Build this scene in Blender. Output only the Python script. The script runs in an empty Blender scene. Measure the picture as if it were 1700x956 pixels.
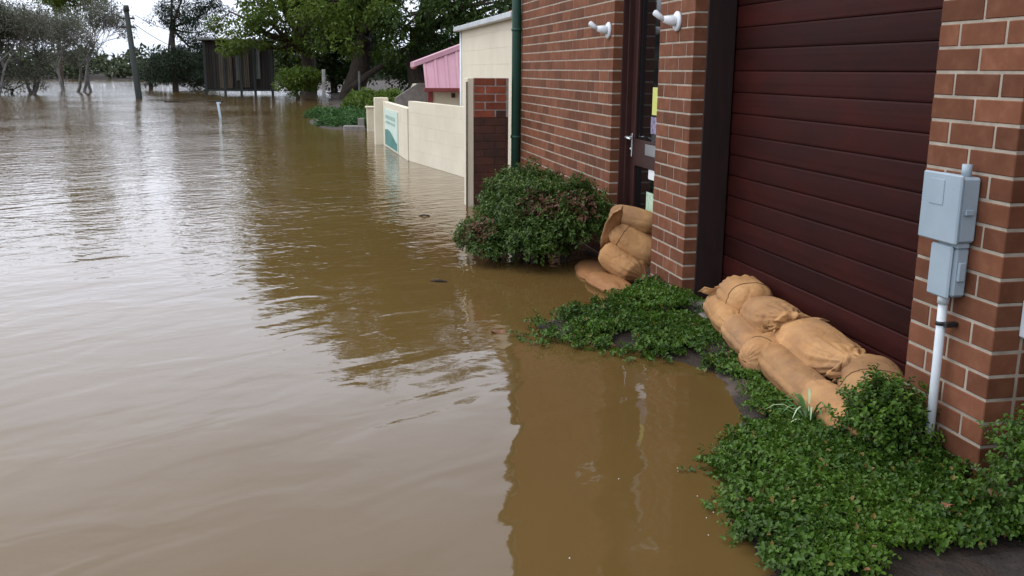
import bpy, math, random
import numpy as np
from mathutils import Vector, Matrix, noise
R = math.radians
rng = np.random.default_rng(7)
random.seed(7)
sc = bpy.context.scene
col = sc.collection

# ------------------------------------------------------------------ camera
F, PITCH, ROLL, YAW = 1591.66, 0.223066, 0.008674, -1.365957      # focal length in pixels of a 1700 px wide picture
CAM = np.array([0.0, -2.265209, 1.482686])                        # water level is z = 0, the shop front is the plane y = 0
fw = np.array([math.sin(YAW)*math.cos(PITCH), math.cos(YAW)*math.cos(PITCH), -math.sin(PITCH)])
r0 = np.array([math.cos(YAW), -math.sin(YAW), 0.0]); u0 = np.cross(r0, fw)
rt = math.cos(ROLL)*r0 + math.sin(ROLL)*u0; up = np.cross(rt, fw)
cd = bpy.data.cameras.new('camera'); cam = bpy.data.objects.new('camera', cd); col.objects.link(cam)
cam.matrix_world = Matrix(((rt[0], up[0], -fw[0], CAM[0]), (rt[1], up[1], -fw[1], CAM[1]), (rt[2], up[2], -fw[2], CAM[2]), (0, 0, 0, 1)))
cd.sensor_width = 36; cd.lens = F/1700*36; cd.clip_end = 5000; cd.clip_start = 0.05
sc.camera = cam

# ------------------------------------------------------------------ world and sun (overcast)
SUN_EL, SUN_AZ = R(58), R(200)      # sun high on the open (street) side, hidden by cloud
w = bpy.data.worlds.new('World'); sc.world = w; w.use_nodes = True
nt = w.node_tree; nt.nodes.clear()
def wn(t, **k):
    n = nt.nodes.new(t)
    for a, b in k.items(): setattr(n, a, b)
    return n
sky = wn('ShaderNodeTexSky', sky_type='NISHITA', sun_disc=False, sun_elevation=SUN_EL, sun_rotation=SUN_AZ, dust_density=4.0, air_density=1.0)
hs = wn('ShaderNodeHueSaturation'); hs.inputs['Saturation'].default_value = 0.35
bg1 = wn('ShaderNodeBackground'); bg1.inputs['Strength'].default_value = 0.05
nt.links.new(sky.outputs[0], hs.inputs['Color']); nt.links.new(hs.outputs[0], bg1.inputs['Color'])
tc = wn('ShaderNodeTexCoord'); sep = wn('ShaderNodeSeparateXYZ'); nt.links.new(tc.outputs['Generated'], sep.inputs[0])
ramp = wn('ShaderNodeValToRGB')      # cloud deck: brighter overhead than at the horizon
e = ramp.color_ramp.elements; e[0].position = 0.0; e[0].color = (0.56, 0.61, 0.71, 1); e[1].position = 1.0; e[1].color = (0.92, 0.95, 1.02, 1)
m_ = ramp.color_ramp.elements.new(0.30); m_.color = (1.01, 1.08, 1.24, 1)
for p_, c_ in ((.07, (.60, .65, .76, 1)), (.15, (.98, 1.06, 1.23, 1)), (.45, (.95, 1.00, 1.13, 1))): m_ = ramp.color_ramp.elements.new(p_); m_.color = c_
nt.links.new(sep.outputs[2], ramp.inputs[0])
mp = wn('ShaderNodeMapping'); mp.inputs['Scale'].default_value = (1.2, 1.2, 3.5)
cl = wn('ShaderNodeTexNoise'); cl.inputs['Scale'].default_value = 2.2; cl.inputs['Detail'].default_value = 5; cl.inputs['Roughness'].default_value = .5
cr = wn('ShaderNodeMapRange'); cr.inputs['From Min'].default_value = .35; cr.inputs['From Max'].default_value = .68; cr.inputs['To Min'].default_value = .86; cr.inputs['To Max'].default_value = 1.1
nt.links.new(tc.outputs['Generated'], mp.inputs[0]); nt.links.new(mp.outputs[0], cl.inputs['Vector']); nt.links.new(cl.outputs[0], cr.inputs[0])
mul = wn('ShaderNodeVectorMath', operation='SCALE'); nt.links.new(ramp.outputs[0], mul.inputs[0]); nt.links.new(cr.outputs[0], mul.inputs['Scale'])
bg2 = wn('ShaderNodeBackground'); bg2.inputs['Strength'].default_value = 1.62
nt.links.new(mul.outputs[0], bg2.inputs['Color'])
add = wn('ShaderNodeAddShader'); out = wn('ShaderNodeOutputWorld')
nt.links.new(bg1.outputs[0], add.inputs[0]); nt.links.new(bg2.outputs[0], add.inputs[1]); nt.links.new(add.outputs[0], out.inputs[0])
sl = bpy.data.lights.new('sun', 'SUN'); sl.energy = 0.55; sl.angle = R(30); sl.color = (1, .97, .92)
so = bpy.data.objects.new('sun', sl); col.objects.link(so)
sd = Vector((-0.45*math.cos(SUN_EL), -0.9*math.cos(SUN_EL), math.sin(SUN_EL))).normalized()
so.rotation_euler = sd.to_track_quat('Z', 'Y').to_euler()
sky.sun_rotation = math.atan2(sd.x, sd.y)
sc.view_settings.view_transform = 'Standard'; sc.view_settings.look = 'None'
sc.view_settings.exposure = 0.0; sc.view_settings.gamma = 1.0
try:
    sc.cycles.transparent_max_bounces = 12
except Exception: pass

# ------------------------------------------------------------------ helpers
def ray(x, y): return fw + rt*(x-850)/F - up*(y-478)/F
def atz(x, y, z): d = ray(x, y); return CAM + d*(z-CAM[2])/d[2]
def aty(x, y, v): d = ray(x, y); return CAM + d*(v-CAM[1])/d[1]
def atx(x, y, v): d = ray(x, y); return CAM + d*(v-CAM[0])/d[0]
def atd(x, y, dist): d = ray(x, y); return CAM + d*dist/math.hypot(d[0], d[1])

def tag(o, label=None, cat=None, group=None, kind=None):
    if label: o['label'] = label
    if cat: o['category'] = cat
    if group: o['group'] = group
    if kind: o['kind'] = kind
    return o
def empty(name, loc, label, cat, group=None, rz=0):
    o = bpy.data.objects.new(name, None); col.objects.link(o); o.location = loc; o.rotation_euler = (0, 0, rz)
    o.empty_display_size = .1
    return tag(o, label, cat, group)

class MB:
    def __init__(s): s.v = []; s.f = []; s.m = []; s.t = []; s.sm = []
    def add(s, vs, fs, mat=0, tint=.5, smooth=False):
        b = len(s.v); s.v += [tuple(v) for v in vs]
        for f in fs: s.f.append([b+i for i in f]); s.m.append(mat); s.t.append(tint); s.sm.append(smooth)
    def box(s, a, b, mat=0, tint=.5):
        x0, y0, z0 = a; x1, y1, z1 = b
        s.add([(x0,y0,z0),(x1,y0,z0),(x1,y1,z0),(x0,y1,z0),(x0,y0,z1),(x1,y0,z1),(x1,y1,z1),(x0,y1,z1)],
              [(0,3,2,1),(4,5,6,7),(0,1,5,4),(1,2,6,5),(2,3,7,6),(3,0,4,7)], mat, tint)
    def cbox(s, a, b, c=.003, mat=0, tint=.5, M=None):
        vs = []; idx = {}
        for i in (0,1):
            for j in (0,1):
                for k in (0,1):
                    p = [ (a,b)[i][0], (a,b)[j][1], (a,b)[k][2] ]
                    sg = [1-2*i, 1-2*j, 1-2*k]
                    for ax in range(3):
                        q = [p[n]+(c*sg[n] if n != ax else 0) for n in range(3)]
                        idx[(i,j,k,ax)] = len(vs); vs.append(q)
        fs = []
        I = idx
        for ax in range(3):
            for sd_ in (0,1):
                o = [n for n in range(3) if n != ax]; quad = []
                for (p_, q_) in ((0,0),(1,0),(1,1),(0,1)):
                    key = [0,0,0]; key[ax] = sd_; key[o[0]] = p_; key[o[1]] = q_; quad.append(I[(*key, ax)])
                flip = (sd_ == 1) ^ (ax == 1)
                fs.append(quad if flip else quad[::-1])
        for ax in range(3):
            o = [n for n in range(3) if n != ax]
            for p_ in (0,1):
                for q_ in (0,1):
                    k0 = [0,0,0]; k0[o[0]] = p_; k0[o[1]] = q_; k1 = list(k0); k1[ax] = 1
                    fs.append([I[(*k0,o[0])], I[(*k1,o[0])], I[(*k1,o[1])], I[(*k0,o[1])]])
        for i in (0,1):
            for j in (0,1):
                for k in (0,1): fs.append([I[(i,j,k,0)], I[(i,j,k,1)], I[(i,j,k,2)]])
        if M is not None: vs = [M @ Vector(v) for v in vs]
        s.add(vs, fs, mat, tint)
    def tube(s, pts, rad, n=8, mat=0, tint=.5, cap=True, smooth=True):
        pts = [Vector(p) for p in pts]
        if not hasattr(rad, '__len__'): rad = [rad]*len(pts)
        rings = []; prev = None
        for i, p in enumerate(pts):
            d = (pts[min(i+1, len(pts)-1)]-pts[max(i-1, 0)]).normalized()
            if prev is None:
                a = d.orthogonal().normalized()
            else:
                a = (prev - d*prev.dot(d))
                a = a.normalized() if a.length > 1e-6 else d.orthogonal().normalized()
            prev = a; b = d.cross(a)
            rings.append([p + (a*math.cos(2*math.pi*k/n)+b*math.sin(2*math.pi*k/n))*rad[i] for k in range(n)])
        vs = [v for r_ in rings for v in r_]; fs = []
        for i in range(len(pts)-1):
            for k in range(n):
                fs.append((i*n+k, i*n+(k+1)%n, (i+1)*n+(k+1)%n, (i+1)*n+k))
        if cap: fs.append(tuple(range(n))[::-1]); fs.append(tuple((len(pts)-1)*n+k for k in range(n)))
        s.add(vs, fs, mat, tint, smooth)
    def build(s, name, mats, parent=None, fix=False):
        me = bpy.data.meshes.new(name); me.from_pydata(s.v, [], s.f)
        if not isinstance(mats, (list, tuple)): mats = [mats]
        for m in mats: me.materials.append(m)
        me.polygons.foreach_set('material_index', s.m); me.polygons.foreach_set('use_smooth', s.sm)
        at = me.attributes.new('tint', 'FLOAT', 'FACE'); at.data.foreach_set('value', np.array(s.t, dtype=np.float32))
        me.update()
        if fix:
            import bmesh
            bm = bmesh.new(); bm.from_mesh(me); bmesh.ops.recalc_face_normals(bm, faces=bm.faces); bm.to_mesh(me); bm.free()
        o = bpy.data.objects.new(name, me); col.objects.link(o)
        if parent is not None: o.parent = parent; o.matrix_parent_inverse = Matrix.Translation(-Vector(parent.location)) if parent.rotation_euler.z == 0 else parent.matrix_basis.inverted()
        return o

def mesh_np(name, V, Fq, tint, mats, smooth=False, nper=4):
    """big leaf meshes straight from numpy arrays"""
    me = bpy.data.meshes.new(name); nf = len(Fq)
    me.vertices.add(len(V)); me.vertices.foreach_set('co', V.astype(np.float32).ravel())
    me.loops.add(nf*nper); me.loops.foreach_set('vertex_index', Fq.astype(np.int32).ravel())
    me.polygons.add(nf); me.polygons.foreach_set('loop_start', np.arange(0, nf*nper, nper, dtype=np.int32))
    me.polygons.foreach_set('loop_total', np.full(nf, nper, dtype=np.int32))
    at = me.attributes.new('tint', 'FLOAT', 'FACE'); at.data.foreach_set('value', tint.astype(np.float32))
    if not isinstance(mats, (list, tuple)): mats = [mats]
    for m in mats: me.materials.append(m)
    me.update(calc_edges=True); me.validate()
    o = bpy.data.objects.new(name, me); col.objects.link(o)
    return o
def parent_to(o, p):
    o.parent = p; o.matrix_parent_inverse = p.matrix_basis.inverted(); return o

def leaves(P, D, N, L, W, tint, fold=.25):
    """P base, D direction, N up normal, each (n,3): a folded six point leaf = two quads"""
    D = D/np.linalg.norm(D, axis=1, keepdims=True)
    S = np.cross(D, N); S /= np.linalg.norm(S, axis=1, keepdims=True)+1e-9
    Nn = np.cross(S, D)
    L = L[:, None]; W = W[:, None]
    b = P; t = P+D*L-Nn*L*.12
    l1 = P+D*L*.30+S*W*.5+Nn*W*fold; l2 = P+D*L*.70+S*W*.42+Nn*W*fold*.7
    r1 = P+D*L*.30-S*W*.5+Nn*W*fold; r2 = P+D*L*.70-S*W*.42+Nn*W*fold*.7
    V = np.stack([b, l1, l2, t, r2, r1], 1).reshape(-1, 3)
    i = np.arange(len(P))[:, None]*6
    Fq = np.concatenate([i+np.array([[0, 3, 2, 1]]), i+np.array([[0, 5, 4, 3]])], 1).reshape(-1, 4)
    return V, Fq, np.repeat(tint, 2)
def unit(n): 
    v = rng.normal(size=(n, 3)); return v/np.linalg.norm(v, axis=1, keepdims=True)

# ------------------------------------------------------------------ materials
def mat(name, color, rough=.6, spec=.5, metal=0.0):
    m = bpy.data.materials.new(name); m.use_nodes = True; b = m.node_tree.nodes['Principled BSDF']
    b.inputs['Base Color'].default_value = (*color, 1); b.inputs['Roughness'].default_value = rough
    b.inputs['Specular IOR Level'].default_value = spec; b.inputs['Metallic'].default_value = metal
    return m
def N(m, t, **k):
    n = m.node_tree.nodes.new(t)
    for a, b in k.items():
        if a.startswith('i_'): n.inputs[a[2:].replace('_', ' ')].default_value = b
        else: setattr(n, a, b)
    return n
def LK(m, a, b): m.node_tree.links.new(a, b)
def varied(name, c1, c2, scale=8, rough=.7, rough2=None, bump=.0, bscale=60, tint=0.0, spec=.5, detail=5, c3=None, mscale=(1,1,1), bdist=.002, metal=0.0):
    """noise-blended base colour (c1..c2), optional per face tint brightness and bump"""
    m = mat(name, c1, rough, spec, metal); b = m.node_tree.nodes['Principled BSDF']
    co = N(m, 'ShaderNodeTexCoord'); mpg = N(m, 'ShaderNodeMapping'); mpg.inputs['Scale'].default_value = mscale
    LK(m, co.outputs['Object'], mpg.inputs[0])
    n1 = N(m, 'ShaderNodeTexNoise', i_Scale=scale, i_Detail=detail, i_Roughness=.6); LK(m, mpg.outputs[0], n1.inputs['Vector'])
    rp = N(m, 'ShaderNodeValToRGB'); rp.color_ramp.elements[0].position = .32; rp.color_ramp.elements[1].position = .68
    rp.color_ramp.elements[0].color = (*c1, 1); rp.color_ramp.elements[1].color = (*c2, 1)
    if c3: q = rp.color_ramp.elements.new(.5); q.color = (*c3, 1)
    LK(m, n1.outputs[0], rp.inputs[0]); outc = rp.outputs[0]
    if tint:
        a = N(m, 'ShaderNodeAttribute', attribute_name='tint'); mr = N(m, 'ShaderNodeMapRange'); mr.inputs['To Min'].default_value = 1-tint; mr.inputs['To Max'].default_value = 1+tint
        LK(m, a.outputs['Fac'], mr.inputs[0]); sc_ = N(m, 'ShaderNodeVectorMath', operation='SCALE'); LK(m, outc, sc_.inputs[0]); LK(m, mr.outputs[0], sc_.inputs['Scale']); outc = sc_.outputs[0]
    LK(m, outc, b.inputs['Base Color'])
    if rough2 is not None:
        mr = N(m, 'ShaderNodeMapRange'); mr.inputs['To Min'].default_value = rough; mr.inputs['To Max'].default_value = rough2
        LK(m, n1.outputs[0], mr.inputs[0]); LK(m, mr.outputs[0], b.inputs['Roughness'])
    if bump:
        n2 = N(m, 'ShaderNodeTexNoise', i_Scale=bscale, i_Detail=6); LK(m, co.outputs['Object'], n2.inputs['Vector'])
        bp = N(m, 'ShaderNodeBump', i_Strength=bump, i_Distance=bdist); LK(m, n2.outputs[0], bp.inputs['Height']); LK(m, bp.outputs[0], b.inputs['Normal'])
    return m
def foliage(name, dark, light, extra=None, rough=.45, transl=.3, extra_at=.93):
    """leaf colour picked per leaf by its random tint"""
    m = mat(name, light, rough, .28); b = m.node_tree.nodes['Principled BSDF']
    a = N(m, 'ShaderNodeAttribute', attribute_name='tint'); rp = N(m, 'ShaderNodeValToRGB')
    rp.color_ramp.elements[0].color = (*dark, 1); rp.color_ramp.elements[1].color = (*light, 1); rp.color_ramp.elements[1].position = extra_at-.02 if extra else 1
    if extra: q = rp.color_ramp.elements.new(extra_at); q.color = (*extra, 1)
    LK(m, a.outputs['Fac'], rp.inputs[0]); LK(m, rp.outputs[0], b.inputs['Base Color'])
    tr = N(m, 'ShaderNodeBsdfTranslucent'); LK(m, rp.outputs[0], tr.inputs['Color'])
    mx = N(m, 'ShaderNodeMixShader'); mx.inputs[0].default_value = transl
    LK(m, b.outputs[0], mx.inputs[1]); LK(m, tr.outputs[0], mx.inputs[2])
    LK(m, mx.outputs[0], m.node_tree.nodes['Material Output'].inputs['Surface'])
    return m

M = {}
M['brick'] = varied('brick', (.132,.050,.026), (.190,.080,.044), 11, .85, None, .6, 260, .26, .14, c3=(.155,.060,.032), bdist=.0015)
M['mortar'] = varied('mortar', (.28,.24,.19), (.44,.385,.31), 9, .9, None, .7, 300, .0, .1, bdist=.002)
M['old_brick'] = varied('old_brick', (.17,.042,.022), (.27,.075,.038), 7, .8, None, .6, 150, .25, .3)
M['old_mortar'] = varied('old_mortar', (.22,.20,.18), (.36,.33,.30), 25, .9)
M['wet_boards'] = varied('wet_boards', (.030,.014,.009), (.075,.022,.013), 5, .5, .7, .4, 80, .2, .4)
M['cream'] = varied('cream_render', (.60,.545,.42), (.68,.62,.49), 1.4, .75, None, .5, 45, .018, .3, bdist=.004)
M['cream_block'] = M['cream']
M['cream_old'] = varied('cream_plaster', (.50,.44,.31), (.62,.56,.42), 2, .8)
M['maroon'] = varied('maroon_paint', (.022,.0046,.0036), (.036,.0066,.0048), 2.4, .55, .70, .10, 9, .3, .10, mscale=(1,1,3), c3=(.028,.0060,.0046), bdist=.006)
M['jamb'] = varied('dark_timber', (.010,.0035,.003), (.020,.0055,.005), 6, .5, .65, .2, 40, .1, .5, mscale=(4,4,.6))
M['door_timber'] = varied('door_timber', (.030,.010,.008), (.050,.017,.013), 6, .45, .6, .2, 40, .1, .3, mscale=(4,4,.6))
M['glass'] = mat('dark_glass', (.004,.005,.006), .06, .5)
M['white'] = varied('white_plastic', (.62,.66,.70), (.74,.77,.80), 6, .4)
M['grey_box'] = varied('grey_enclosure', (.27,.34,.39), (.32,.39,.44), 5, .42, .55, .15, 120)
M['conduit'] = varied('conduit_plastic', (.50,.55,.58), (.60,.65,.68), 9, .35)
M['black'] = mat('black_rubber', (.01,.01,.01), .5)
M['green_pipe'] = varied('green_paint', (.006,.042,.026), (.010,.060,.038), 4, .6)
M['steel'] = mat('satin_steel', (.55,.56,.57), .3, .5, 1)
M['zinc'] = varied('zinc_sheet', (.42,.45,.46), (.58,.60,.61), 5, .4, .5, metal=.3)
M['pink'] = varied('pink_roof_sheet', (.42,.21,.26), (.50,.29,.34), 1.2, .5, .6)
M['red_trim'] = varied('red_trim', (.13,.018,.016), (.20,.03,.026), 5, .45)
M['paper'] = mat('paper', (.72,.74,.74), .6)
M['notice_green'] = varied('green_notice', (.30,.48,.34), (.55,.66,.50), 30, .6)
M['notice_yellow'] = varied('yellow_sticker', (.55,.60,.10), (.62,.62,.22), 30, .5)
M['notice_blue'] = varied('blue_notice', (.03,.07,.20), (.40,.30,.36), 40, .5)
M['bark'] = varied('bark', (.030,.023,.018), (.075,.058,.045), 6, .9, None, .8, 20, .2, .2, mscale=(3,3,.7), bdist=.02)
M['pale_bark'] = varied('pale_bark', (.085,.08,.075), (.18,.17,.16), 3, .85, tint=.2)
M['pole'] = varied('creosoted_pole', (.012,.016,.014), (.03,.034,.03), 3, .8, mscale=(3,3,.3))
M['timber_old'] = varied('weathered_timber', (.013,.011,.009), (.040,.032,.024), 1.5, .85, tint=.3, mscale=(3,3,.35))
M['sheet_old'] = varied('rusty_sheet', (.040,.031,.021), (.085,.065,.040), 1.2, .7, tint=.3, mscale=(2,2,.4))
M['asphalt'] = varied('wet_asphalt', (.018,.013,.012), (.045,.034,.030), 40, .65, .85, 1.0, 130, bdist=.006)
M['soil'] = varied('wet_soil', (.014,.009,.006), (.040,.025,.016), 14, .75, .95, 1.0, 60, bdist=.012)
M['concrete'] = varied('concrete', (.13,.12,.11), (.22,.20,.18), 10, .8, None, .5, 80)
M['mud_sheet'] = varied('muddy_cloth', (.035,.023,.015), (.085,.056,.038), 9, .6, .8, .6, 40)
M['dead_leaf'] = varied('dead_leaf', (.09,.035,.018), (.28,.11,.05), 30, .6)
M['twig'] = varied('twig', (.06,.04,.025), (.16,.11,.075), 20, .8)
M['ivy'] = foliage('ground_cover_leaf', (.012,.042,.006), (.105,.200,.022), (.20,.15,.035), .42, .25, .965)
M['shrub'] = foliage('shrub_leaf', (.016,.044,.008), (.085,.145,.022), (.150,.070,.042), .42, .25, .86)
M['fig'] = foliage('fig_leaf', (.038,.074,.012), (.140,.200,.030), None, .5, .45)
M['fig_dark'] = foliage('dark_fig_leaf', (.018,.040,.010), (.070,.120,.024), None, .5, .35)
M['lime'] = foliage('light_leaf', (.040,.075,.010), (.12,.18,.022), None, .5, .35)
M['conifer'] = foliage('conifer_leaf', (.014,.030,.018), (.045,.072,.036), None, .6, .15)
M['grey_leaf'] = foliage('grey_leaf', (.060,.066,.050), (.15,.155,.115), (.12,.16,.05), .6, .3, .85)
M['far_leaf'] = foliage('far_leaf', (.030,.045,.022), (.075,.090,.045), None, .7, .2)
M['hedge'] = foliage('hedge_leaf', (.018,.060,.012), (.060,.140,.030), None, .5, .25)

# burlap
def burlap():
    m = varied('burlap', (.37,.190,.078), (.53,.300,.132), 5, .82, None, 0, 60, 0, .15, c3=(.45,.243,.104))
    b = m.node_tree.nodes['Principled BSDF']; lk = b.inputs['Base Color'].links[0].from_socket
    co = N(m, 'ShaderNodeTexCoord')
    n3 = N(m, 'ShaderNodeTexNoise', i_Scale=2.6, i_Detail=4, i_Roughness=.6); LK(m, co.outputs['Object'], n3.inputs['Vector'])
    st = N(m, 'ShaderNodeMapRange'); st.inputs['From Min'].default_value = .48; st.inputs['From Max'].default_value = .72; st.inputs['To Max'].default_value = .75; LK(m, n3.outputs[0], st.inputs[0])
    mx = N(m, 'ShaderNodeMix', data_type='RGBA'); mx.inputs['B'].default_value = (.25,.15,.09,1)
    LK(m, st.outputs[0], mx.inputs['Factor']); LK(m, lk, mx.inputs['A'])
    inf = N(m, 'ShaderNodeObjectInfo'); hv = N(m, 'ShaderNodeHueSaturation'); mr = N(m, 'ShaderNodeMapRange'); mr.inputs['To Min'].default_value = .80; mr.inputs['To Max'].default_value = 1.10
    LK(m, inf.outputs['Random'], mr.inputs[0]); LK(m, mr.outputs[0], hv.inputs['Value']); LK(m, mx.outputs['Result'], hv.inputs['Color']); 
    sz = N(m, 'ShaderNodeSeparateXYZ'); LK(m, co.outputs['Object'], sz.inputs[0]); ns = N(m, 'ShaderNodeTexNoise', i_Scale=14.0, i_Detail=3); LK(m, co.outputs['Object'], ns.inputs['Vector'])
    zn = N(m, 'ShaderNodeMath', operation='MULTIPLY_ADD'); zn.inputs[1].default_value = .12; LK(m, ns.outputs[0], zn.inputs[0]); LK(m, sz.outputs[2], zn.inputs[2])
    wt = N(m, 'ShaderNodeMapRange'); wt.inputs['From Min'].default_value = .19; wt.inputs['From Max'].default_value = .11; wt.inputs['To Max'].default_value = .8; LK(m, zn.outputs[0], wt.inputs[0])
    mw = N(m, 'ShaderNodeMix', data_type='RGBA'); mw.inputs['B'].default_value = (.27,.125,.052,1); LK(m, wt.outputs[0], mw.inputs['Factor']); LK(m, hv.outputs[0], mw.inputs['A']); LK(m, mw.outputs['Result'], b.inputs['Base Color'])
    rw = N(m, 'ShaderNodeMapRange'); rw.inputs['To Min'].default_value = .85; rw.inputs['To Max'].default_value = .5; LK(m, wt.outputs[0], rw.inputs[0]); LK(m, rw.outputs[0], b.inputs['Roughness'])
    a = N(m, 'ShaderNodeTexNoise', i_Scale=11.0, i_Detail=6, i_Distortion=1.2); LK(m, co.outputs['Object'], a.inputs['Vector'])
    wv = N(m, 'ShaderNodeTexWave', i_Scale=120.0, i_Distortion=1.5, bands_direction='X'); LK(m, co.outputs['Object'], wv.inputs['Vector'])
    w2 = N(m, 'ShaderNodeTexWave', i_Scale=120.0, i_Distortion=1.5, bands_direction='Z'); LK(m, co.outputs['Object'], w2.inputs['Vector'])
    ad = N(m, 'ShaderNodeMath', operation='ADD'); LK(m, wv.outputs['Fac'], ad.inputs[0]); LK(m, w2.outputs['Fac'], ad.inputs[1])
    b1 = N(m, 'ShaderNodeBump', i_Strength=.6, i_Distance=.020); LK(m, a.outputs[0], b1.inputs['Height'])
    b2 = N(m, 'ShaderNodeBump', i_Strength=.35, i_Distance=.0012); LK(m, ad.outputs[0], b2.inputs['Height']); LK(m, b1.outputs[0], b2.inputs['Normal'])
    LK(m, b2.outputs[0], b.inputs['Normal'])
    return m
M['burlap'] = burlap()
M['seam'] = mat('seam_thread', (.16,.085,.04), .85)
M['string'] = mat('string', (.45,.30,.16), .8)

# water: opaque silty flood water with a clear glossy skin; ripples are small and real in scale (metres)
def water_mat():
    m = mat('flood_water', (.150,.092,.042), .035, .5); b = m.node_tree.nodes['Principled BSDF']; b.inputs['IOR'].default_value = 1.333
    co = N(m, 'ShaderNodeTexCoord')
    cn = N(m, 'ShaderNodeTexNoise', i_Scale=.35, i_Detail=4); LK(m, co.outputs['Object'], cn.inputs['Vector'])
    rp = N(m, 'ShaderNodeValToRGB'); rp.color_ramp.elements[0].position = .3; rp.color_ramp.elements[1].position = .7
    rp.color_ramp.elements[0].color = (.110,.066,.020,1); rp.color_ramp.elements[1].color = (.128,.079,.027,1); LK(m, cn.outputs[0], rp.inputs[0]); LK(m, rp.outputs[0], b.inputs['Base Color'])
    sp = N(m, 'ShaderNodeSeparateXYZ'); LK(m, co.outputs['Object'], sp.inputs[0])
    def layer(angle, sx, sy, scale, detail, dist):
        mp_ = N(m, 'ShaderNodeMapping'); mp_.inputs['Rotation'].default_value = (0, 0, R(angle)); mp_.inputs['Scale'].default_value = (sx, sy, 1)
        mp_.inputs['Rotation'].default_value = (0, 0, 0); m0 = N(m, 'ShaderNodeMapping'); m0.inputs['Rotation'].default_value = (0, 0, R(-angle))
        LK(m, co.outputs['Object'], m0.inputs[0]); LK(m, m0.outputs[0], mp_.inputs[0])
        n = N(m, 'ShaderNodeTexNoise', i_Scale=scale, i_Detail=detail, i_Roughness=.45, i_Distortion=dist); n.inputs['Detail'].default_value = detail
        LK(m, mp_.outputs[0], n.inputs['Vector']); return n.outputs[0]
    def mth(op, a, b_):
        n = N(m, 'ShaderNodeMath', operation=op)
        for i, v in enumerate((a, b_)):
            if isinstance(v, (int, float)): n.inputs[i].default_value = v
            else: LK(m, v, n.inputs[i])
        return n.outputs[0]
    # swell + wavelets; windier patches away from the shelter of the shop
    swell = layer(32, 1, .45, 3.8, 1.5, .6); swell2 = layer(45, 1, .3, 1.3, 1.0, .4)
    ripA = layer(28, 1, .50, 6.5, 3.0, .8)
    ripB = layer(-30, 1, .6, 11.0, 2.0, .6)
    gust = N(m, 'ShaderNodeTexNoise', i_Scale=.22, i_Detail=2); LK(m, co.outputs['Object'], gust.inputs['Vector'])
    g = N(m, 'ShaderNodeMapRange'); g.inputs['From Min'].default_value = .35; g.inputs['From Max'].default_value = .68; g.inputs['To Min'].default_value = .35; g.inputs['To Max'].default_value = 1.2; LK(m, gust.outputs[0], g.inputs[0])
    sh = N(m, 'ShaderNodeMapRange'); sh.inputs['From Min'].default_value = -4.5; sh.inputs['From Max'].default_value = -11.0; sh.inputs['To Min'].default_value = .10; sh.inputs['To Max'].default_value = 1.0; LK(m, sp.outputs[0], sh.inputs[0])
    s2 = N(m, 'ShaderNodeMapRange'); s2.inputs['From Min'].default_value = -11.0; s2.inputs['From Max'].default_value = -45.0; s2.inputs['To Min'].default_value = 1.0; s2.inputs['To Max'].default_value = 1.5; LK(m, sp.outputs[0], s2.inputs[0])
    fac = mth('MULTIPLY', mth('MULTIPLY', g.outputs[0], sh.outputs[0]), s2.outputs[0])
    hA = mth('MULTIPLY', mth('MULTIPLY', ripA, .0115), fac); hB = mth('MULTIPLY', mth('MULTIPLY', ripB, .0075), fac)
    sw = mth('ADD', mth('MULTIPLY', mth('MULTIPLY', swell, .0065), mth('ADD', mth('MULTIPLY', fac, .9), .85)), mth('MULTIPLY', swell2, .008))
    h = mth('ADD', mth('ADD', sw, hA), hB)
    bp = N(m, 'ShaderNodeBump', i_Strength=1.0, i_Distance=1.0); LK(m, h, bp.inputs['Height']); LK(m, bp.outputs[0], b.inputs['Normal'])
    return m
M['water'] = water_mat()

# ------------------------------------------------------------------ ground, water, asphalt
def fbm(x, y, s=1.0, o=3):
    return noise.fractal(Vector((x*s, y*s, 3.7)), 1.0, 2.0, o)
SHORE = [(-60,-1.2),(-36,-1.6),(-33.5,-2.3),(-28,-2.3),(-25,-1.9),(-24,-.9),(-23,.3),(-12,.3),(-8.2,.1),(-7.6,-.05),(-6.4,-.02),(-5.9,-.30),(-5.4,-1.00),(-5.1,-.95),(-4.74,-.55),(-4.3,-.30),(-3.72,-.42),(-3.1,-.80),(-2.7,-.92),(-2.3,-.95),(0,-.9),(3,-.9),(60,-.9)]
def shore_y(x):
    if x < -60: return -1.2 + (x+60)*.02
    for (a, b), (c, d) in zip(SHORE, SHORE[1:]):
        if x <= c: return b + (d-b)*(x-a)/(c-a)
    return -.9
def gz(x, y):
    s = y - shore_y(x)
    if x > -2.2 and y < -.9:                      # the forecourt the photographer stands on
        z = .03 + .02*(x+2.2)
        k = min(1, max(0, (x+2.35)/.25)); return z*k + (1-k)*(-.05)
    if s < 0: z = max(-.7, s*.30)
    else:
        z = min(.045, s*.20)
        if x < -7: z = min(.06, s*.09)
    d = math.hypot(x, y+2.2)
    if y > -1 and x < -8: z = min(z, .02) if y < 4 else z
    if d > 118: z = max(z, min(.5, (d-124)*.03))
    elif x < -8 and y > 0: z = z + .02*min(y, 20)
    return z + (.010*fbm(x, y, 3) if d < 12 else .05*fbm(x, y, .2))
def grid_mesh(name, xs, ys, fn, m, kind='structure'):
    nx, ny = len(xs), len(ys)
    V = np.array([(x, y, fn(x, y)) for y in ys for x in xs])
    i, j = np.meshgrid(np.arange(nx-1), np.arange(ny-1)); b = (j*nx+i).ravel()
    Fq = np.stack([b, b+1, b+nx+1, b+nx], 1)
    o = mesh_np(name, V, Fq, np.full(len(Fq), .5), m)
    o.data.polygons.foreach_set('use_smooth', [True]*len(o.data.polygons))
    tag(o, kind=kind); return o
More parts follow.
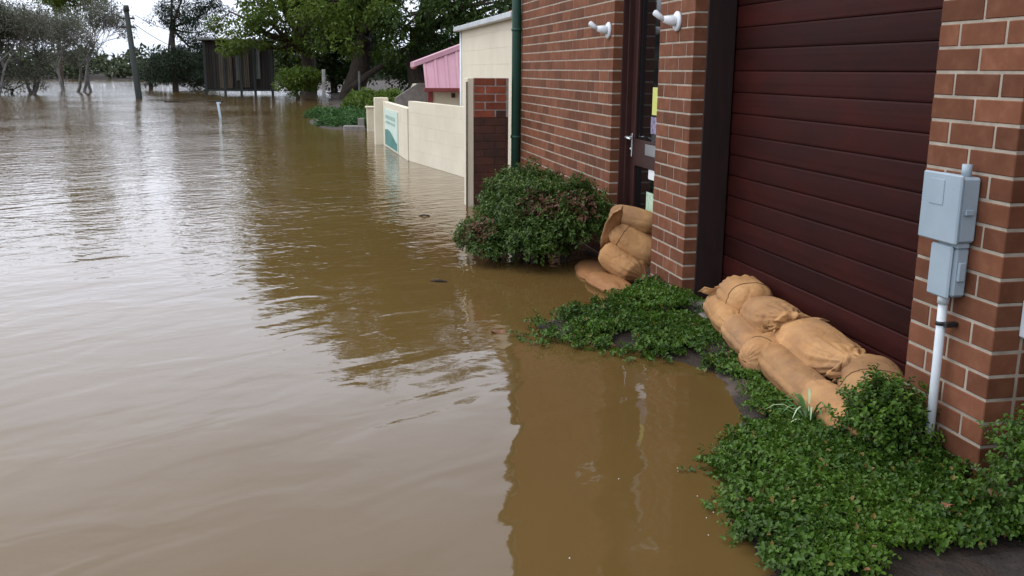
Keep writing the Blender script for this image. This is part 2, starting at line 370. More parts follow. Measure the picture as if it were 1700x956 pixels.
xs = np.unique(np.concatenate([np.linspace(-1500, -200, 20), np.linspace(-200, -60, 40), np.linspace(-60, -9, 110), np.linspace(-9, -1, 200), np.linspace(-1, 20, 25), np.linspace(20, 600, 12)]))
ys = np.unique(np.concatenate([np.linspace(-1500, -200, 16), np.linspace(-200, -20, 50), np.linspace(-20, -3, 24), np.linspace(-3, 2, 125), np.linspace(2, 40, 30), np.linspace(40, 1500, 25)]))
grid_mesh('ground', xs, ys, gz, M['soil'])
wm = MB(); wm.add([(-1400,-1400,0),(400,-1400,0),(400,700,0),(-1400,700,0)], [(0,1,2,3)])
tag(wm.build('water', M['water']), kind='structure')
# asphalt forecourt
def asz(x, y): return gz(x, y) + .012
axs = np.linspace(-2.62, 3, 60); ays = np.linspace(-6, .2, 60)
def asf(x, y):
    e_ = x + 2.47 + .10*max(0, y+.9) + .03*fbm(x, y, 6)
    return min(.045, -.02 + e_*.35) + .004*fbm(x, y, 8)
grid_mesh('forecourt', axs, ays, asf, M['asphalt'])

# ------------------------------------------------------------------ brick shop
Z0 = 1.49                                    # height of one known bed joint; courses are 86 mm
XR, XK1, XK0, XL1, XL0 = -3.2427, -5.6042, -6.1942, -7.1992, -10.506
def courses(z0, z1): return range(math.ceil((z0-Z0)/.086), math.floor((z1-Z0)/.086)+1)
def brick(mb, x0, x1, y0, y1, k, mt=0):
    j = .0012
    t = random.random()
    mb.cbox((x0+random.uniform(-j,j), y0, Z0+k*.086+.005+random.uniform(-j,j)*.6), (x1+random.uniform(-j,j), y1, Z0+k*.086+.081+random.uniform(-j,j)*.6), .0035, mt, t)
def core(mb, x0, x1, y0, y1, z0, z1, d=.003, mt=1): mb.box((x0+d, y0+d, z0), (x1-d, y1-d if y1 < 50 else y1, z1), mt)

shop = empty('brick_shop', (-5, 0, 0), 'brown brick shop with maroon roller door and narrow glazed door at the flood edge', 'shop building')
TOP = 4.7
# left stretch, stretcher bond
mb = MB(); core(mb, XL0, XL1, 0, .11, -.6, TOP)
for k in courses(-.4, TOP-.09):
    odd = k % 2; x = XL1
    seq = [.11] if odd else []
    while x > XL0+.01:
        wd = seq.pop(0) if seq else .23
        x0 = max(XL0, x-wd)
        if x-x0 > .03: brick(mb, x0, x, 0, .11, k)
        x = x0-.010
mb.build('wall', [M['brick'], M['mortar']], shop)
# wall return at the far end
mb = MB(); core(mb, XL0, XL0+.11, .12, 5.0, -.6, TOP)
for k in courses(-.4, TOP-.09):
    y = .12 if k % 2 else .24
    while y < 4.9: brick(mb, XL0, XL0+.11, y, y+.23, k); y += .24
mb.build('end_wall', [M['brick'], M['mortar']], shop)
# middle pillar: 590 wide
mb = MB(); core(mb, XK0, XK1, 0, .11, -.6, TOP)
for k in courses(-.4, TOP-.09):
    idx = 6-k-1                               # joint number above this course
    x = XK0
    for wd in ((.11,.23,.23) if idx % 2 else (.23,.23,.11)):
        brick(mb, x, x+wd, 0, .11, k); x += wd+.01
mb.build('pillar', [M['brick'], M['mortar']], shop)
# right pillar: 470 wide, deep return
XRR = XR+.47
mb = MB(); core(mb, XR, XRR, 0, .95, -.6, TOP)
for k in courses(-.4, TOP-.09):
    idx = 3-k-1
    x = XR
    for wd in ((.11,.23,.11) if idx % 2 else (.23,.23)):
        brick(mb, x, x+wd, 0, .11, k); x += wd+.01
    y = .12
    ws = [.23]*4 if idx % 2 else [.11]+[.23]*3
    for wd in ws:
        if y+wd < .96: brick(mb, XRR-.11, XRR, y, y+wd, k); y += wd+.01
mb.build('pillar', [M['brick'], M['mortar']], shop)
# brickwork above the garage door and above the entry door
for (a, b, zb) in ((XK1, XR, 25), (XL1, XK0, 14)):
    z_b = Z0+zb*.086 if zb < 20 else Z0+14*.086
    mb = MB(); core(mb, a-.003+.01, b+.003-.01, 0, .11, z_b, TOP)
    for k in courses(z_b+.001, TOP-.09):
        x = a+.01; first = .11 if k % 2 else .23
        while x < b-.04:
            x1 = min(b-.01, x+first); brick(mb, x, x1, 0, .11, k); x = x1+.01; first = .23
    mb.build('lintel_wall', [M['brick'], M['mortar']], shop)
# recessed wall and next bay to the right of the picture
mb = MB(); mb.box((XRR-.05, .96, -.6), (-.9, 1.07, TOP)); mb.build('recess_wall', [M['brick']], shop)
mb = MB(); core(mb, -.9, -.4, 0, .95, -.6, TOP)
for k in courses(-.1, TOP-.09):
    x = -.9
    for wd in ((.11,.23,.11) if k % 2 else (.23,.23)): brick(mb, x, x+wd, 0, .11, k); x += wd+.01
mb.build('pillar', [M['brick'], M['mortar']], shop)
mb = MB(); mb.box((-.4, .3, -.6), (6, .4, TOP)); mb.build('side_bay_wall', [M['brick']], shop)
mb = MB(); mb.box((XL0-.12, -.16, TOP+.002), (6.1, 5.2, TOP+.10)); mb.build('roof', [M['zinc']], shop)
# garage: jambs, head, door slats
mb = MB()
mb.cbox((XK1-.06, .085, -.3), (XK1+.006, .268, 2.70), .004)
mb.cbox((XR-.006, .114, -.3), (XR+.06, .268, 2.70), .004)
mb.cbox((XK1+.007, .114, 2.60), (XR-.007, .268, 2.695), .004)
mb.build('garage_frame', M['jamb'], shop)
gd = MB()
SL = .1268
ix = np.linspace(XK1-.05, XR+.05, 2)
prof = [(-.001, .012), (.003, .011), (.0045, .0022), (.012, .0), (.040, -.0012), (.063, -.0018), (.090, -.0012), (.118, .0), (.1255, .0030), (.1267, .012)]
for n in range(-13, 9):
    zb = Z0+n*SL; t = random.random()
    vs = []; 
    for x in ix:
        for (dz, dy) in prof: vs.append((x, .278+dy+random.uniform(-.0006,.0006), zb+dz))
    q = len(prof)
    gd.add(vs, [(i, i+q, i+q+1, i+1) for i in range(q-1)], 0, t, False)
gdo = gd.build('garage_door', M['maroon'], shop)
# entry door recess
mb = MB()
mb.cbox((XL1-.06, .072, -.3), (XL1+.006, .20, 2.70), .004)
mb.cbox((XL1+.004, .112, -.3), (XL1+.030, .185, 2.70), .004)
mb.cbox((XK0-.03, .112, -.3), (XK0+.06, .20, 2.70), .004)
mb.build('door_frame', M['door_timber'], shop)
dx0, dx1 = XL1+.032, XK0-.032
mb = MB()
mb.cbox((dx0, .150, .13), (dx0+.105, .190, 2.6), .004)
mb.cbox((dx1-.10, .150, .13), (dx1, .190, 2.6), .004)
for (a, b) in ((.13, .34), (.78, .98), (2.02, 2.6)): mb.cbox((dx0+.106, .152, a), (dx1-.101, .188, b), .004)
door = mb.build('entry_door', M['door_timber'], shop)
mb = MB(); mb.box((dx0+.10, .168, .33), (dx1-.10, .174, .79)); mb.box((dx0+.10, .168, .97), (dx1-.10, .174, 2.03)); mb.build('glass', M['glass'], door)
mb = MB(); hx = dx0+.055
mb.cbox((hx-.019, .138, .84), (hx+.019, .1495, 1.02), .004)
mb.tube([(hx, .14, .99), (hx, .088, .99)], .010); mb.tube([(hx, .092, .99), (hx+.03, .088, .99), (hx+.12, .092, .985)], .009)
mb.tube([(hx, .14, .90), (hx, .132, .90)], .012)
mb.build('handle', M['steel'], door)
def pane_quad(name, px0, py0, px1, py1, y, mt):
    a = aty(px0, py0, y); b = aty(px1, py1, y); mb_ = MB()
    mb_.cbox((min(a[0], b[0]), y, min(a[2], b[2])), (max(a[0], b[0])+.10, y+.003, max(a[2], b[2])), .001); return mb_.build(name, mt, door)
pane_quad('letter_plate', 1071, 239, 1088, 262, .146, M['steel'])
pane_quad('paper_notice', 1077, 271, 1088, 301, .160, M['paper'])
pane_quad('paper_notice', 1073, 318, 1086, 356, .160, M['notice_green'])
pane_quad('yellow_sticker', 1084, 145, 1092, 192, .160, M['notice_yellow'])
pane_quad('blue_notice', 1081, 194, 1092, 224, .160, M['notice_blue'])
# thresholds and interior backing
mb = MB(); mb.cbox((XK1-.1, -.02, -.5), (XR+.1, .50, .065), .008); mb.build('garage_sill', M['concrete'], shop)
mb = MB(); mb.cbox((XL1-.1, .03, -.5), (XK0+.1, .50, .07), .008); mb.build('door_step', M['concrete'], shop)

# green downpipe at the far corner
mb = MB(); px_ = XL0-.02; 
mb.tube([(px_, -.050, -.5), (px_, -.050, 4.6)], .052, 14)
for z in (.75, 1.9, 3.2): mb.tube([(px_, -.050, z), (px_, -.050, z+.03)], .060, 14)
o = mb.build('downpipe', M['green_pipe']); tag(o, 'dark green round downpipe at the far corner of the brown brick shop', 'downpipe')
# wall lamps: base plate, conduit neck and small arm
def wall_lamp(px, py, label, arm=1.0, z=None, x=None):
    p = aty(px, py, -.055) if x is None else (x, 0, z)
    root = empty('wall_lamp', (p[0], 0, p[2]), label, 'wall lamp', 'white lamp brackets on the brick shop')
    x, z = p[0], p[2]
    m1 = MB(); m1.tube([(x, -.001, z), (x, -.012, z), (x, -.018, z), (x, -.022, z)], [.062, .062, .055, .02], 20); m1.build('base_plate', M['white'], root)
    m2 = MB(); m2.tube([(x, -.02, z), (x, -.04, z+.003), (x-.004, -.095, z+.012)], [.032, .033, .020], 14); m2.build('knuckle', M['white'], root)
    m3 = MB(); m3.tube([(x-.004, -.095, z+.010), (x-.015, -.12, z+.03), (x-.03, -.145, z+.052), (x-.033, -.15, z+.056)], [.015, .018, .020, .012], 14); m3.build('lamp_head', M['white'], root)
    return root
wall_lamp(1112, 35, 'white lamp bracket on the brick pillar beside the roller door')
wall_lamp(1000, 50, 'white lamp bracket on the long brick wall left of the glazed door')
wall_lamp(0, 0, 'white lamp bracket high on the far corner above the green pipe, mirrored in the water', x=-10.40, z=3.42)
# grey meter box, lower box, conduit
cx = -2.955
mtr = empty('meter_box', (cx, 0, 1), 'pale grey meter box over a smaller box and white pipe on the near brick pillar', 'meter box')
def atm(px, py, y=-.10): return aty(px, py, y)
mb = MB(); mb.cbox((-3.060, -.070, .905), (-2.858, -.002, 1.135), .008); bx = mb.build('upper_box', M['grey_box'], mtr)
mb = MB(); mb.cbox((-3.068, -.086, .900), (-2.852, -.071, 1.143), .005); mb.cbox((-3.02, -.0885, 1.03), (-2.94, -.0862, 1.12), .001); mb.build('lid', M['grey_box'], bx)
mb = MB(); mb.cbox((-2.857, -.060, 1.005), (-2.845, -.028, 1.025), .002); mb.build('latch', M['grey_box'], bx)
mb = MB(); mb.tube([(-2.90, -.035, 1.13), (-2.90, -.035, 1.178)], .017, 14); mb.build('gland', M['grey_box'], mtr)
mb = MB(); mb.cbox((-2.98, -.06, .884), (-2.87, -.012, .904), .003); mb.build('neck', M['grey_box'], mtr)
mb = MB(); mb.cbox((-2.995, -.060, .705), (-2.875, -.002, .885), .010); lb = mb.build('lower_box', M['grey_box'], mtr)
mb = MB(); mb.cbox((-3.000, -.075, .700), (-2.880, -.061, .890), .006); mb.build('lid', M['grey_box'], lb)
mb = MB(); mb.cbox((-2.874, -.050, .765), (-2.862, -.02, .835), .004); mb.build('hinge', M['grey_box'], lb)
mb = MB(); mb.tube([(-2.935, -.045, .71), (-2.935, -.045, .672)], .021, 14); mb.tube([(-2.935, -.045, .675), (-2.935, -.042, .35), (-2.935, -.04, .02)], .0165, 14); mb.build('conduit', M['conduit'], mtr)
mb = MB(); mb.tube([(-2.935, -.045, .592), (-2.935, -.045, .606)], .0195, 14); mb.cbox((-2.917, -.05, .590), (-2.895, -.002, .608), .002); mb.build('clip', M['black'], mtr)
mtr.location.x -= .060
# small white socket on the pillar return
mb = MB(); mb.cbox((XRR+.001, .095, .60), (XRR+.035, .17, .735), .006); o = mb.build('socket_box', M['white']); tag(o, 'small white socket box on the shaded side of the near brick pillar', 'socket box')

# ------------------------------------------------------------------ red brick pier with cream edge
pier = empty('brick_pier', (-10.6, -.35, 0), 'narrow red brick pier with dark stained lower part between cream wall and green pipe', 'brick pier')
mb = MB(); X1 = -10.50; ya, yb = -.525, -.14
mb.box((X1-.22, ya, .985), (X1-.003, yb, 1.40), 1); mb.box((X1-.22, ya+.001, -.6), (X1-.0035, yb-.001, .984), 2)
for n in range(0, 26):
    zt = 1.398-n*.086; 
    y = ya; seq = [.115, .23] if n % 2 else [.23, .115]
    for i, wd in enumerate(seq):
        low = n >= (4 if i else 5) if n % 2 else n >= 5
        dark = zt < (.985 if y < ya+.1 else 1.06)
        mb.cbox((X1-.1, y+.004, zt-.076), (X1+.001, min(yb, y+wd), zt), .003, 2 if dark else 0, random.random()); y += wd+.012
mb.build('brick_face', [M['old_brick'], M['old_mortar'], M['wet_boards']], pier)
mb = MB(); mb.cbox((X1-.22, ya-.075, -.6), (X1+.006, ya-.003, 1.40), .006)
mb.build('cream_edge', M['cream'], pier)
mb = MB(); mb.tube([(X1+.012, ya-.082, 0), (X1+.012, ya-.082, 1.36)], .009, 8); mb.build('drain_pipe', M['twig'], pier)
# ------------------------------------------------------------------ cream building beyond
cb = empty('cream_building', (-13, 2, 0), 'cream painted block building with zinc roof edge behind the green downpipe', 'building')
mb = MB()
zt = -0.6; k = 0
mb.box((-14.86, .012, -.6), (-10.75, 5.5, 2.05))
while zt < 2.04:
    z1 = min(2.05, zt+.196)
    x = -10.75-(.2 if k % 2 else 0)
    if k % 2: mb.cbox((-10.945, 0, zt+.0004), (-10.752, .1, z1-.0004), .0012, 0, random.random())
    while x > -14.85:
        x0 = max(-14.862, x-.39)
        if x-x0 > .05: mb.cbox((x0+.001, random.uniform(0, .0008), zt+.0004), (x-.0004, .1, z1-.0004), .0012, 0, random.random())
        x = x0
    zt = z1; k += 1
mb.build('wall', M['cream_block'], cb)
mb = MB(); mb.cbox((-14.98, -.10, 2.052), (-10.62, 5.7, 2.115), .005); mb.build('roof', M['zinc'], cb)
mb = MB(); mb.tube([(-14.8, .02-.03, -.3), (-14.8, -.01, 2.05)], .02, 8); mb.build('corner_strip', M['white'], cb)
ch = MB(); c0 = atx(805, 42, -16.2); ch.cbox((-16.35, c0[1]-.10, 2.116), (-16.05, c0[1]+.10, c0[2]-.02), .01, 0); ch.cbox((-16.38, c0[1]-.14, c0[2]-.04), (-16.02, c0[1]+.14, c0[2]+.10), .01, 0)
ch.tube([(-16.2, c0[1], c0[2]+.10), (-16.2, c0[1], c0[2]+.5)], [.09, .07], 10, 1)
ch.v = [(x+2.6, y+.05, z) if True else 0 for (x, y, z) in ch.v]
cho = ch.build('chimney', [M['old_brick'], M['cream_old']], cb)

# ------------------------------------------------------------------ cream garden walls
def wall_run(mb, a, b, z0, z1, th=.11, course=.2, length=.4, mt=0):
    """wall of painted blocks from a to b (2D), front face on the right hand side of a->b seen from the street"""
    a = Vector((a[0], a[1], 0)); b = Vector((b[0], b[1], 0)); d = (b-a); L_ = d.length; d.normalize(); n = Vector((-d.y, d.x, 0))
    if n.y < 0: n = -n
    Mx = Matrix(((d.x, n.x, 0, a.x), (d.y, n.y, 0, a.y), (0, 0, 1, 0), (0, 0, 0, 1)))
    z = z0; k = 0
    while z < z1-.02:
        zz = min(z1, z+course); x = -(length/2 if k % 2 else 0)
        while x < L_:
            p, q = max(0, x), min(L_, x+length)
            if q-p > .03: mb.cbox((p+.0004, random.uniform(0,.0008), z+.0004), (q-.0004, th, zz-.0004), .0014, mt, random.random(), Mx)
            x += length
        z = zz; k += 1
gw = empty('garden_wall', (-15, -.5, 0), 'stepped cream painted garden wall standing in flood water beyond the brick pier', 'garden wall')
mb = MB(); wall_run(mb, (-16.05, -.70), (-13.2, -.13), -.6, .98); mb.build('high_section', M['cream'], gw)
mb = MB(); wall_run(mb, (-19.7, -.86), (-16.06, -.72), -.6, .86); mb.build('low_section', M['cream'], gw)
mb = MB(); wall_run(mb, (-17.0, -.90), (-16.06, -.86), .86, .90); mb = MB()
mb.cbox((-19.95, -1.02, -.6), (-19.70, -.74, .93), .01); mb.build('end_post', M['cream'], gw)
# sign on the low section
sg = empty('wall_sign', (-18, -.9, .3), 'pale green and teal printed sign fixed low on the far cream garden wall', 'sign')
a_, b_ = atx(641, 197, -19.2), atx(660, 255, -17.0)
def onwall(x): return -.86 + (x+19.7)*(.14/3.64)
sx0, sx1 = -19.25, -17.25
def sgbox(x0, x1, z0, z1, pr, c, name, mt):
    m_ = MB(); m_.add([(x0, onwall(x0)-pr, z0), (x1, onwall(x1)-pr, z0), (x1, onwall(x1)-pr, z1), (x0, onwall(x0)-pr, z1),
                       (x0, onwall(x0)-.003, z0), (x1, onwall(x1)-.003, z0), (x1, onwall(x1)-.003, z1), (x0, onwall(x0)-.003, z1)],
                      [(0,1,2,3),(4,7,6,5),(0,4,5,1),(1,5,6,2),(2,6,7,3),(3,7,4,0)])
    return m_.build(name, mt, sg)
M['sign_pale'] = varied('sign_pale', (.50,.66,.58), (.62,.72,.62), 3, .5)
M['sign_teal'] = varied('sign_teal', (.03,.16,.14), (.09,.27,.23), 2, .5)
M['sign_mid'] = varied('sign_mid', (.25,.42,.36), (.40,.55,.46), 5, .5)
sgbox(sx0, sx1, .03, .74, .016, 0, 'panel', M['sign_pale'])
m_ = MB()
n_ = 24
for i in range(n_):
    xa, xb = sx0+.06+(sx1-sx0-.12)*i/n_, sx0+.06+(sx1-sx0-.12)*(i+1)/n_
    f_ = lambda x: .33 + .06*math.sin((x-sx0)*2.2)-.05*(x-sx0)
    m_.add([(xa, onwall(xa)-.019, .05), (xb, onwall(xb)-.019, .05), (xb, onwall(xb)-.019, f_(xb)), (xa, onwall(xa)-.019, f_(xa))], [(0,1,2,3)])
m_.build('teal_band', M['sign_teal'], sg)
m_ = MB()
for i in range(7):
    xa = sx0+.2+i*.22
    for (z0_, z1_) in ((.56, .63), (.47, .52)): m_.add([(xa, onwall(xa)-.020, z0_), (xa+.15, onwall(xa+.15)-.020, z0_), (xa+.15, onwall(xa+.15)-.020, z1_), (xa, onwall(xa)-.020, z1_)], [(0,1,2,3)])
m_.build('lettering', M['sign_mid'], sg)
# far gate post
mb = MB(); p = atz(632, 219, 0)
mb.cbox((-24.3, -.93, -.5), (-24.0, -.62, .56), .01); mb.cbox((-24.33, -.96, .561), (-23.97, -.59, .60), .008)
o = mb.build('gate_post', M['cream_old']); tag(o, 'square cream gate post beyond the end of the garden wall by the hedge', 'gate post')
mb = MB(); mb.cbox((-24.5, -1.5, -.3), (-24.2, -.97, -.3+.42), .02); mb.cbox((-24.42, -1.14, .1), (-24.3, -.99, .30), .01)
mb.build('kerb', M['concrete']); tag(bpy.data.objects['kerb'], 'low grey kerb end at the waterline beside the cream gate post', 'kerb')

# ------------------------------------------------------------------ pink roofed house
ph = empty('pink_roof_house', (-19, 2, 0), 'small house with pink corrugated roof and dark red gutter behind the garden wall', 'house')
HX = -18.5
gzt = 1.12
mb = MB(); mb.box((HX-4, .03, -.4), (HX-.25, 5, gzt+.05)); mb.box((HX-4, .0, -.4), (HX-3.9, 5, gzt)); mb.build('wall', M['cream_old'], ph)
# roof slope facing the camera, corrugated with standing ribs
mb = MB(); y = -.13; n_ = 0
while y < 4.6:
    z_top = 1.62+(y+.13)*.385 if y < 2.4 else 1.62+2.53*.385-(y-2.4)*.385
    y2 = y+.052; zt2 = 1.62+(y2+.13)*.385 if y2 < 2.4 else 1.62+2.53*.385-(y2-2.4)*.385
    off = .0 if n_ % 4 else .022
    mb.add([(HX+off, y, gzt+.02), (HX+off, y2-.008, gzt+.02), (HX-.42+off, y2-.008, zt2), (HX-.42+off, y, z_top)], [(0,1,2,3)], 0)
    off2 = .0 if (n_+1) % 4 else .022
    mb.add([(HX+off, y2-.008, gzt+.02), (HX+off2, y2, gzt+.02), (HX-.42+off2, y2, zt2), (HX-.42+off, y2-.008, zt2)], [(0,1,2,3)], 0)
    y = y2; n_ += 1
mb.build('roof', M['pink'], ph)
mb = MB()
for (ya_, za_, yb_, zb_) in ((-.30, 1.605, 2.4, 2.62), (2.4, 2.62, 5.1, 1.585)):
    mb.add([(HX-.36, ya_, za_-.07), (HX-.36, yb_, zb_-.07), (HX-.36, yb_, zb_+.02), (HX-.36, ya_, za_+.02), (HX-1.1, ya_, za_-.07), (HX-1.1, yb_, zb_-.07), (HX-1.1, yb_, zb_+.02), (HX-1.1, ya_, za_+.02)],
           [(0,1,2,3),(4,7,6,5),(0,4,5,1),(3,2,6,7),(0,3,7,4),(1,5,6,2)])
mb.build('upper_roof', M['pink'], ph)
mb = MB(); mb.tube([(HX-.40, -.27, 1.52), (HX-1.05, -.27, 1.52)], .03, 8); mb.cbox((HX-.02, -.16, gzt-.045), (HX+.07, 4.6, gzt+.03), .006); mb.cbox((HX-.30, -.06, .3), (HX-.22, .04, gzt-.05), .006); mb.build('gutter', M['red_trim'], ph)
mb = MB(); mb.cbox((HX-.249, .40, .96), (HX-.22, .47, 1.05), .003); mb.build('vent', M['wet_boards'], ph)
mb = MB(); g0 = atx(690, 165, -19.4)
mb.add([(-19.5, -.62, .4), (-19.5, .05, .4), (-19.5, .05, 1.22), (-19.5, -.16, 1.22), (-19.5, -.62, .93), (-19.62, -.62, .4), (-19.62, .05, .4), (-19.62, .05, 1.22), (-19.62, -.16, 1.22), (-19.62, -.62, .93)],
       [(0,1,2,3,4),(9,8,7,6,5),(0,4,9,5),(4,3,8,9),(3,2,7,8),(2,1,6,7),(1,0,5,6)])
o = mb.build('stone_side_wall', M['concrete']); tag(o, 'pale grey stone side wall with sloping top left of the pink roofed house', 'wall')

# ------------------------------------------------------------------ street things in the water
pr = atz(231, 164, 0); 
pole = empty('utility_pole', (pr[0], pr[1], 0), 'dark leaning timber utility pole standing in the flood water', 'utility pole')
pt = atd(217, 20, 51.4); pt_ = Vector((pr[0]+.0, pr[1], 0))
ptop = Vector((pr[0]+.1, pt[1], pt[2]))
mb = MB(); mb.tube([(pr[0], pr[1]+.05, -.6), (pr[0], pr[1], 0), tuple(ptop)], [.165, .155, .115], 12); mb.build('post', M['pole'], pole)
mb = MB(); mb.tube([tuple(ptop-Vector((0,0,.02))), tuple(ptop+Vector((0,0,.25)))], [.15, .12], 10); mb.build('cap', M['pole'], pole)
for z in (.35, .75):
    mb = MB(); c = ptop-Vector((0,0,z)); mb.cbox((c.x-.06, c.y-.34, c.z-.035), (c.x+.06, c.y+.34, c.z+.05), .01); mb.build('crossarm', M['timber_old'], pole)
    for dy in (-.28, .28): mb = MB(); mb.tube([(c.x, c.y+dy, c.z+.05), (c.x, c.y+dy, c.z+.17)], [.022, .03], 8); mb.build('insulator', M['steel'], pole)
def wire(a, b, sag, label):
    a = Vector(a); b = Vector(b); mb_ = MB()
    mb_.tube([a.lerp(b, t)-Vector((0, 0, sag*4*t*(1-t))) for t in np.linspace(0, 1, 18)], .013, 5)
    o_ = mb_.build('power_line', M['pole']); tag(o_, label, 'power line', 'wires from the utility pole')
wire(ptop+Vector((.0, .35, -.18)), atd(345, 62, 57), .25, 'upper thin wire running from the pole to the dark shed')
wire(ptop+Vector((.0, .35, -.62)), atd(350, 92, 57), .35, 'lower thin wire running from the pole to the dark shed')
# marker post in the water
b0 = atz(366, 196, 0)
mp_ = empty('marker_post', (b0[0], b0[1], 0), 'short grey leaning marker post in the water before the dark shed', 'marker post')
mb = MB(); mb.tube([(b0[0], b0[1]+.01, -.4), (b0[0], b0[1], 0), (b0[0], b0[1]-.05, .47)], .035, 8); mb.build('post', M['grey_box'], mp_)
mb = MB(); mb.cbox((b0[0]-.02, b0[1]-.10, .43), (b0[0]+.0, b0[1]+.03, .48), .004); mb.build('plate', M['grey_box'], mp_)
# sunken rail
a = atz(272, 169.5, 0.0); b = atz(372, 167.5, .04)
mb = MB(); n_ = 14
mb.tube([(a[0]+(b[0]-a[0])*t, a[1]+(b[1]-a[1])*t, .012+.02*math.sin(9*t)) for t in np.linspace(0, 1, n_)], .035, 6)
o = mb.build('sunken_rail', M['timber_old']); tag(o, 'long thin dark rail just breaking the water surface by the marker post', 'rail')
# white posts
for (px, py0, py1, lab, d) in ((538, 172, 115, 'tall pale post in shallow water left of the round hedge bushes', 43.4), (597, 160, 118, 'thin grey post before the fig trunk above the hedge bushes', 48)):
    p0 = atd(px, py0, d); p1 = atd(px-1, py1, d); mb = MB(); mb.tube([(p0[0], p0[1], -.3), (p0[0], p0[1], p0[2]), (p1[0], p1[1], p1[2])], .075 if px < 560 else .05, 8)
    o = mb.build('timber_post', M['pale_bark']); tag(o, lab, 'post', 'posts near the hedge')

# ------------------------------------------------------------------ dark shed on posts
shp = (-57.5, -6.0, 0)
sh = empty('dark_shed', shp, 'dark shed of vertical timber and rusty sheets raised on posts over the water', 'shed')
c0 = atd(341, 150, 57); c1 = atd(457, 150, 57)
A = Vector((c0[0], c0[1], 0)); B = Vector((c1[0], c1[1], 0)); dd = (B-A); SW = dd.length; dd.normalize(); nn = Vector((-dd.y, dd.x, 0)); 
if nn.x > 0: nn = -nn            # away from the camera
SM = Matrix(((dd.x, nn.x, 0, A.x), (dd.y, nn.y, 0, A.y), (0, 0, 1, 0), (0, 0, 0, 1)))
def sbox(mb_, x0, x1, y0, y1, z0, z1, tint=.5, mt=0): mb_.cbox((x0, y0, z0), (x1, y1, z1), .01, mt, tint, SM)
zb, zt_ = .32, 2.95
mb = MB(); sbox(mb, 0, SW, .25, 3, zb, zt_, .0); 
x = 0
while x < SW-.05:
    wd = random.uniform(.10, .22); x1 = min(SW, x+wd); sbox(mb, x, x1-.012, random.uniform(.16,.22), .26, zb+random.uniform(0,.05), zt_, random.random()); x = x1
mb.build('wall', M['timber_old'], sh)
for (f0, f1, za_, zc_, mt, t) in ((.21, .40, zb+.05, 2.45, 'sheet_old', .9), (.53, .64, zb+.1, 2.55, 'sheet_old', .7), (.735, .80, .9, 2.6, 'zinc_old', .6), (.45, .50, .8, 2.5, 'timber_grey', .8)):
    if mt not in M:
        M['zinc_old'] = varied('old_zinc', (.10,.105,.095), (.19,.20,.185), 2, .6); M['timber_grey'] = varied('grey_timber', (.05,.05,.047), (.10,.098,.092), 2, .8)
    mb = MB(); x = SW*f0
    while x < SW*f1-.02: sbox(mb, x, min(x+.11, SW*f1)-.01, .10+.012*random.random(), .155, za_, zc_, random.random()); x += .11
    mb.build('wall_sheet', M[mt], sh)
for f_ in (.0, .27, .5, .70, .95):
    mb = MB(); sbox(mb, SW*f_-.02, SW*f_+.12, -.04, .09, -.5, zt_+.02, .1); mb.build('post', M['pole'], sh)
mb = MB(); sbox(mb, -.1, SW+.1, -.05, .06, zb-.09, zb+.02, .1); mb.build('floor_beam', M['pole'], sh)
mb = MB(); sbox(mb, -.25, SW+.25, -.3, 3.2, zt_+.022, zt_+.12, .1); mb.build('roof', M['zinc_old'], sh)

# ------------------------------------------------------------------ trees
def grow(base, height, lean, spread, depth, seed, r0, tips_min=.35, segs=3, nb=(3,4), ratio=.68, up_=.25, angle=(25,55)):
    """recursive limbs: returns list of (points, radii) and tips"""
    rs = random.Random(seed); limbs = []; tips = []
    def rec(p, d, L_, r_, lv):
        pts = [p.copy()]; rad = [r_]; dirv = d.copy()
        for i in range(segs):
            dirv = (dirv + Vector((rs.gauss(0, .13), rs.gauss(0, .13), rs.gauss(0, .08)+up_*.15))).normalized()
            p = p + dirv*L_/segs; pts.append(p.copy()); rad.append(r_*(1-.38*(i+1)/segs))
        limbs.append((pts, rad, lv))
        if lv >= depth: tips.append((p.copy(), dirv.copy())); return
        n = rs.randint(*nb)
        for i in range(n):
            ang = R(rs.uniform(*angle)); az = 2*math.pi*(i+rs.random()*.7)/n
            o_ = dirv.orthogonal().normalized(); o2 = dirv.cross(o_)
            nd = (dirv*math.cos(ang) + (o_*math.cos(az)+o2*math.sin(az))*math.sin(ang)*spread).normalized()
            t = rs.uniform(.55, 1.0) if i else 1.0
            q = pts[-1].lerp(pts[-2], 1-t) if t > .6 else pts[-2].lerp(pts[-1], t)
            rec(q, nd, L_*ratio*rs.uniform(.8, 1.15), rad[-1]*.72, lv+1)
        if lv >= depth-1: tips.append((p.copy(), dirv.copy()))
    rec(Vector(base), Vector(lean).normalized(), height, r0, 0)
    return limbs, tips
def trunk_obj(limbs, m, parent, n=7, name='trunk', maxlv=99, minr=.0):
    mb_ = MB()
    for (pts, rad, lv) in limbs:
        if lv <= maxlv: mb_.tube(pts, [max(minr, r_) for r_ in rad], n if lv < 2 else 4, 0, random.random(), cap=False)
    return mb_.build(name, m, parent)
def clump_leaves(centers, rads, per, L, W, squash=.7, tintbase=None, down=.0):
    C = np.repeat(np.array(centers), per, 0); Rr = np.repeat(np.array(rads), per)
    n = len(C); u_ = unit(n); rad_ = rng.random(n)**(.42)
    off = u_*rad_[:, None]*Rr[:, None]; off[:, 2] *= squash
    P = C+off
    D = u_*.8 + unit(n)*.7; D[:, 2] -= down
    Nv = np.tile([0, 0, 1.0], (n, 1)) + unit(n)*.55
    Ls = L*rng.uniform(.65, 1.3, n); Ws = W*rng.uniform(.7, 1.25, n)
    tb = np.repeat(np.array(tintbase) if tintbase is not None else rng.random(len(centers)), per)
    t = np.clip(tb*.55 + rng.random(n)*.45, 0, 1)
    return leaves(P, D, Nv, Ls, Ws, t)
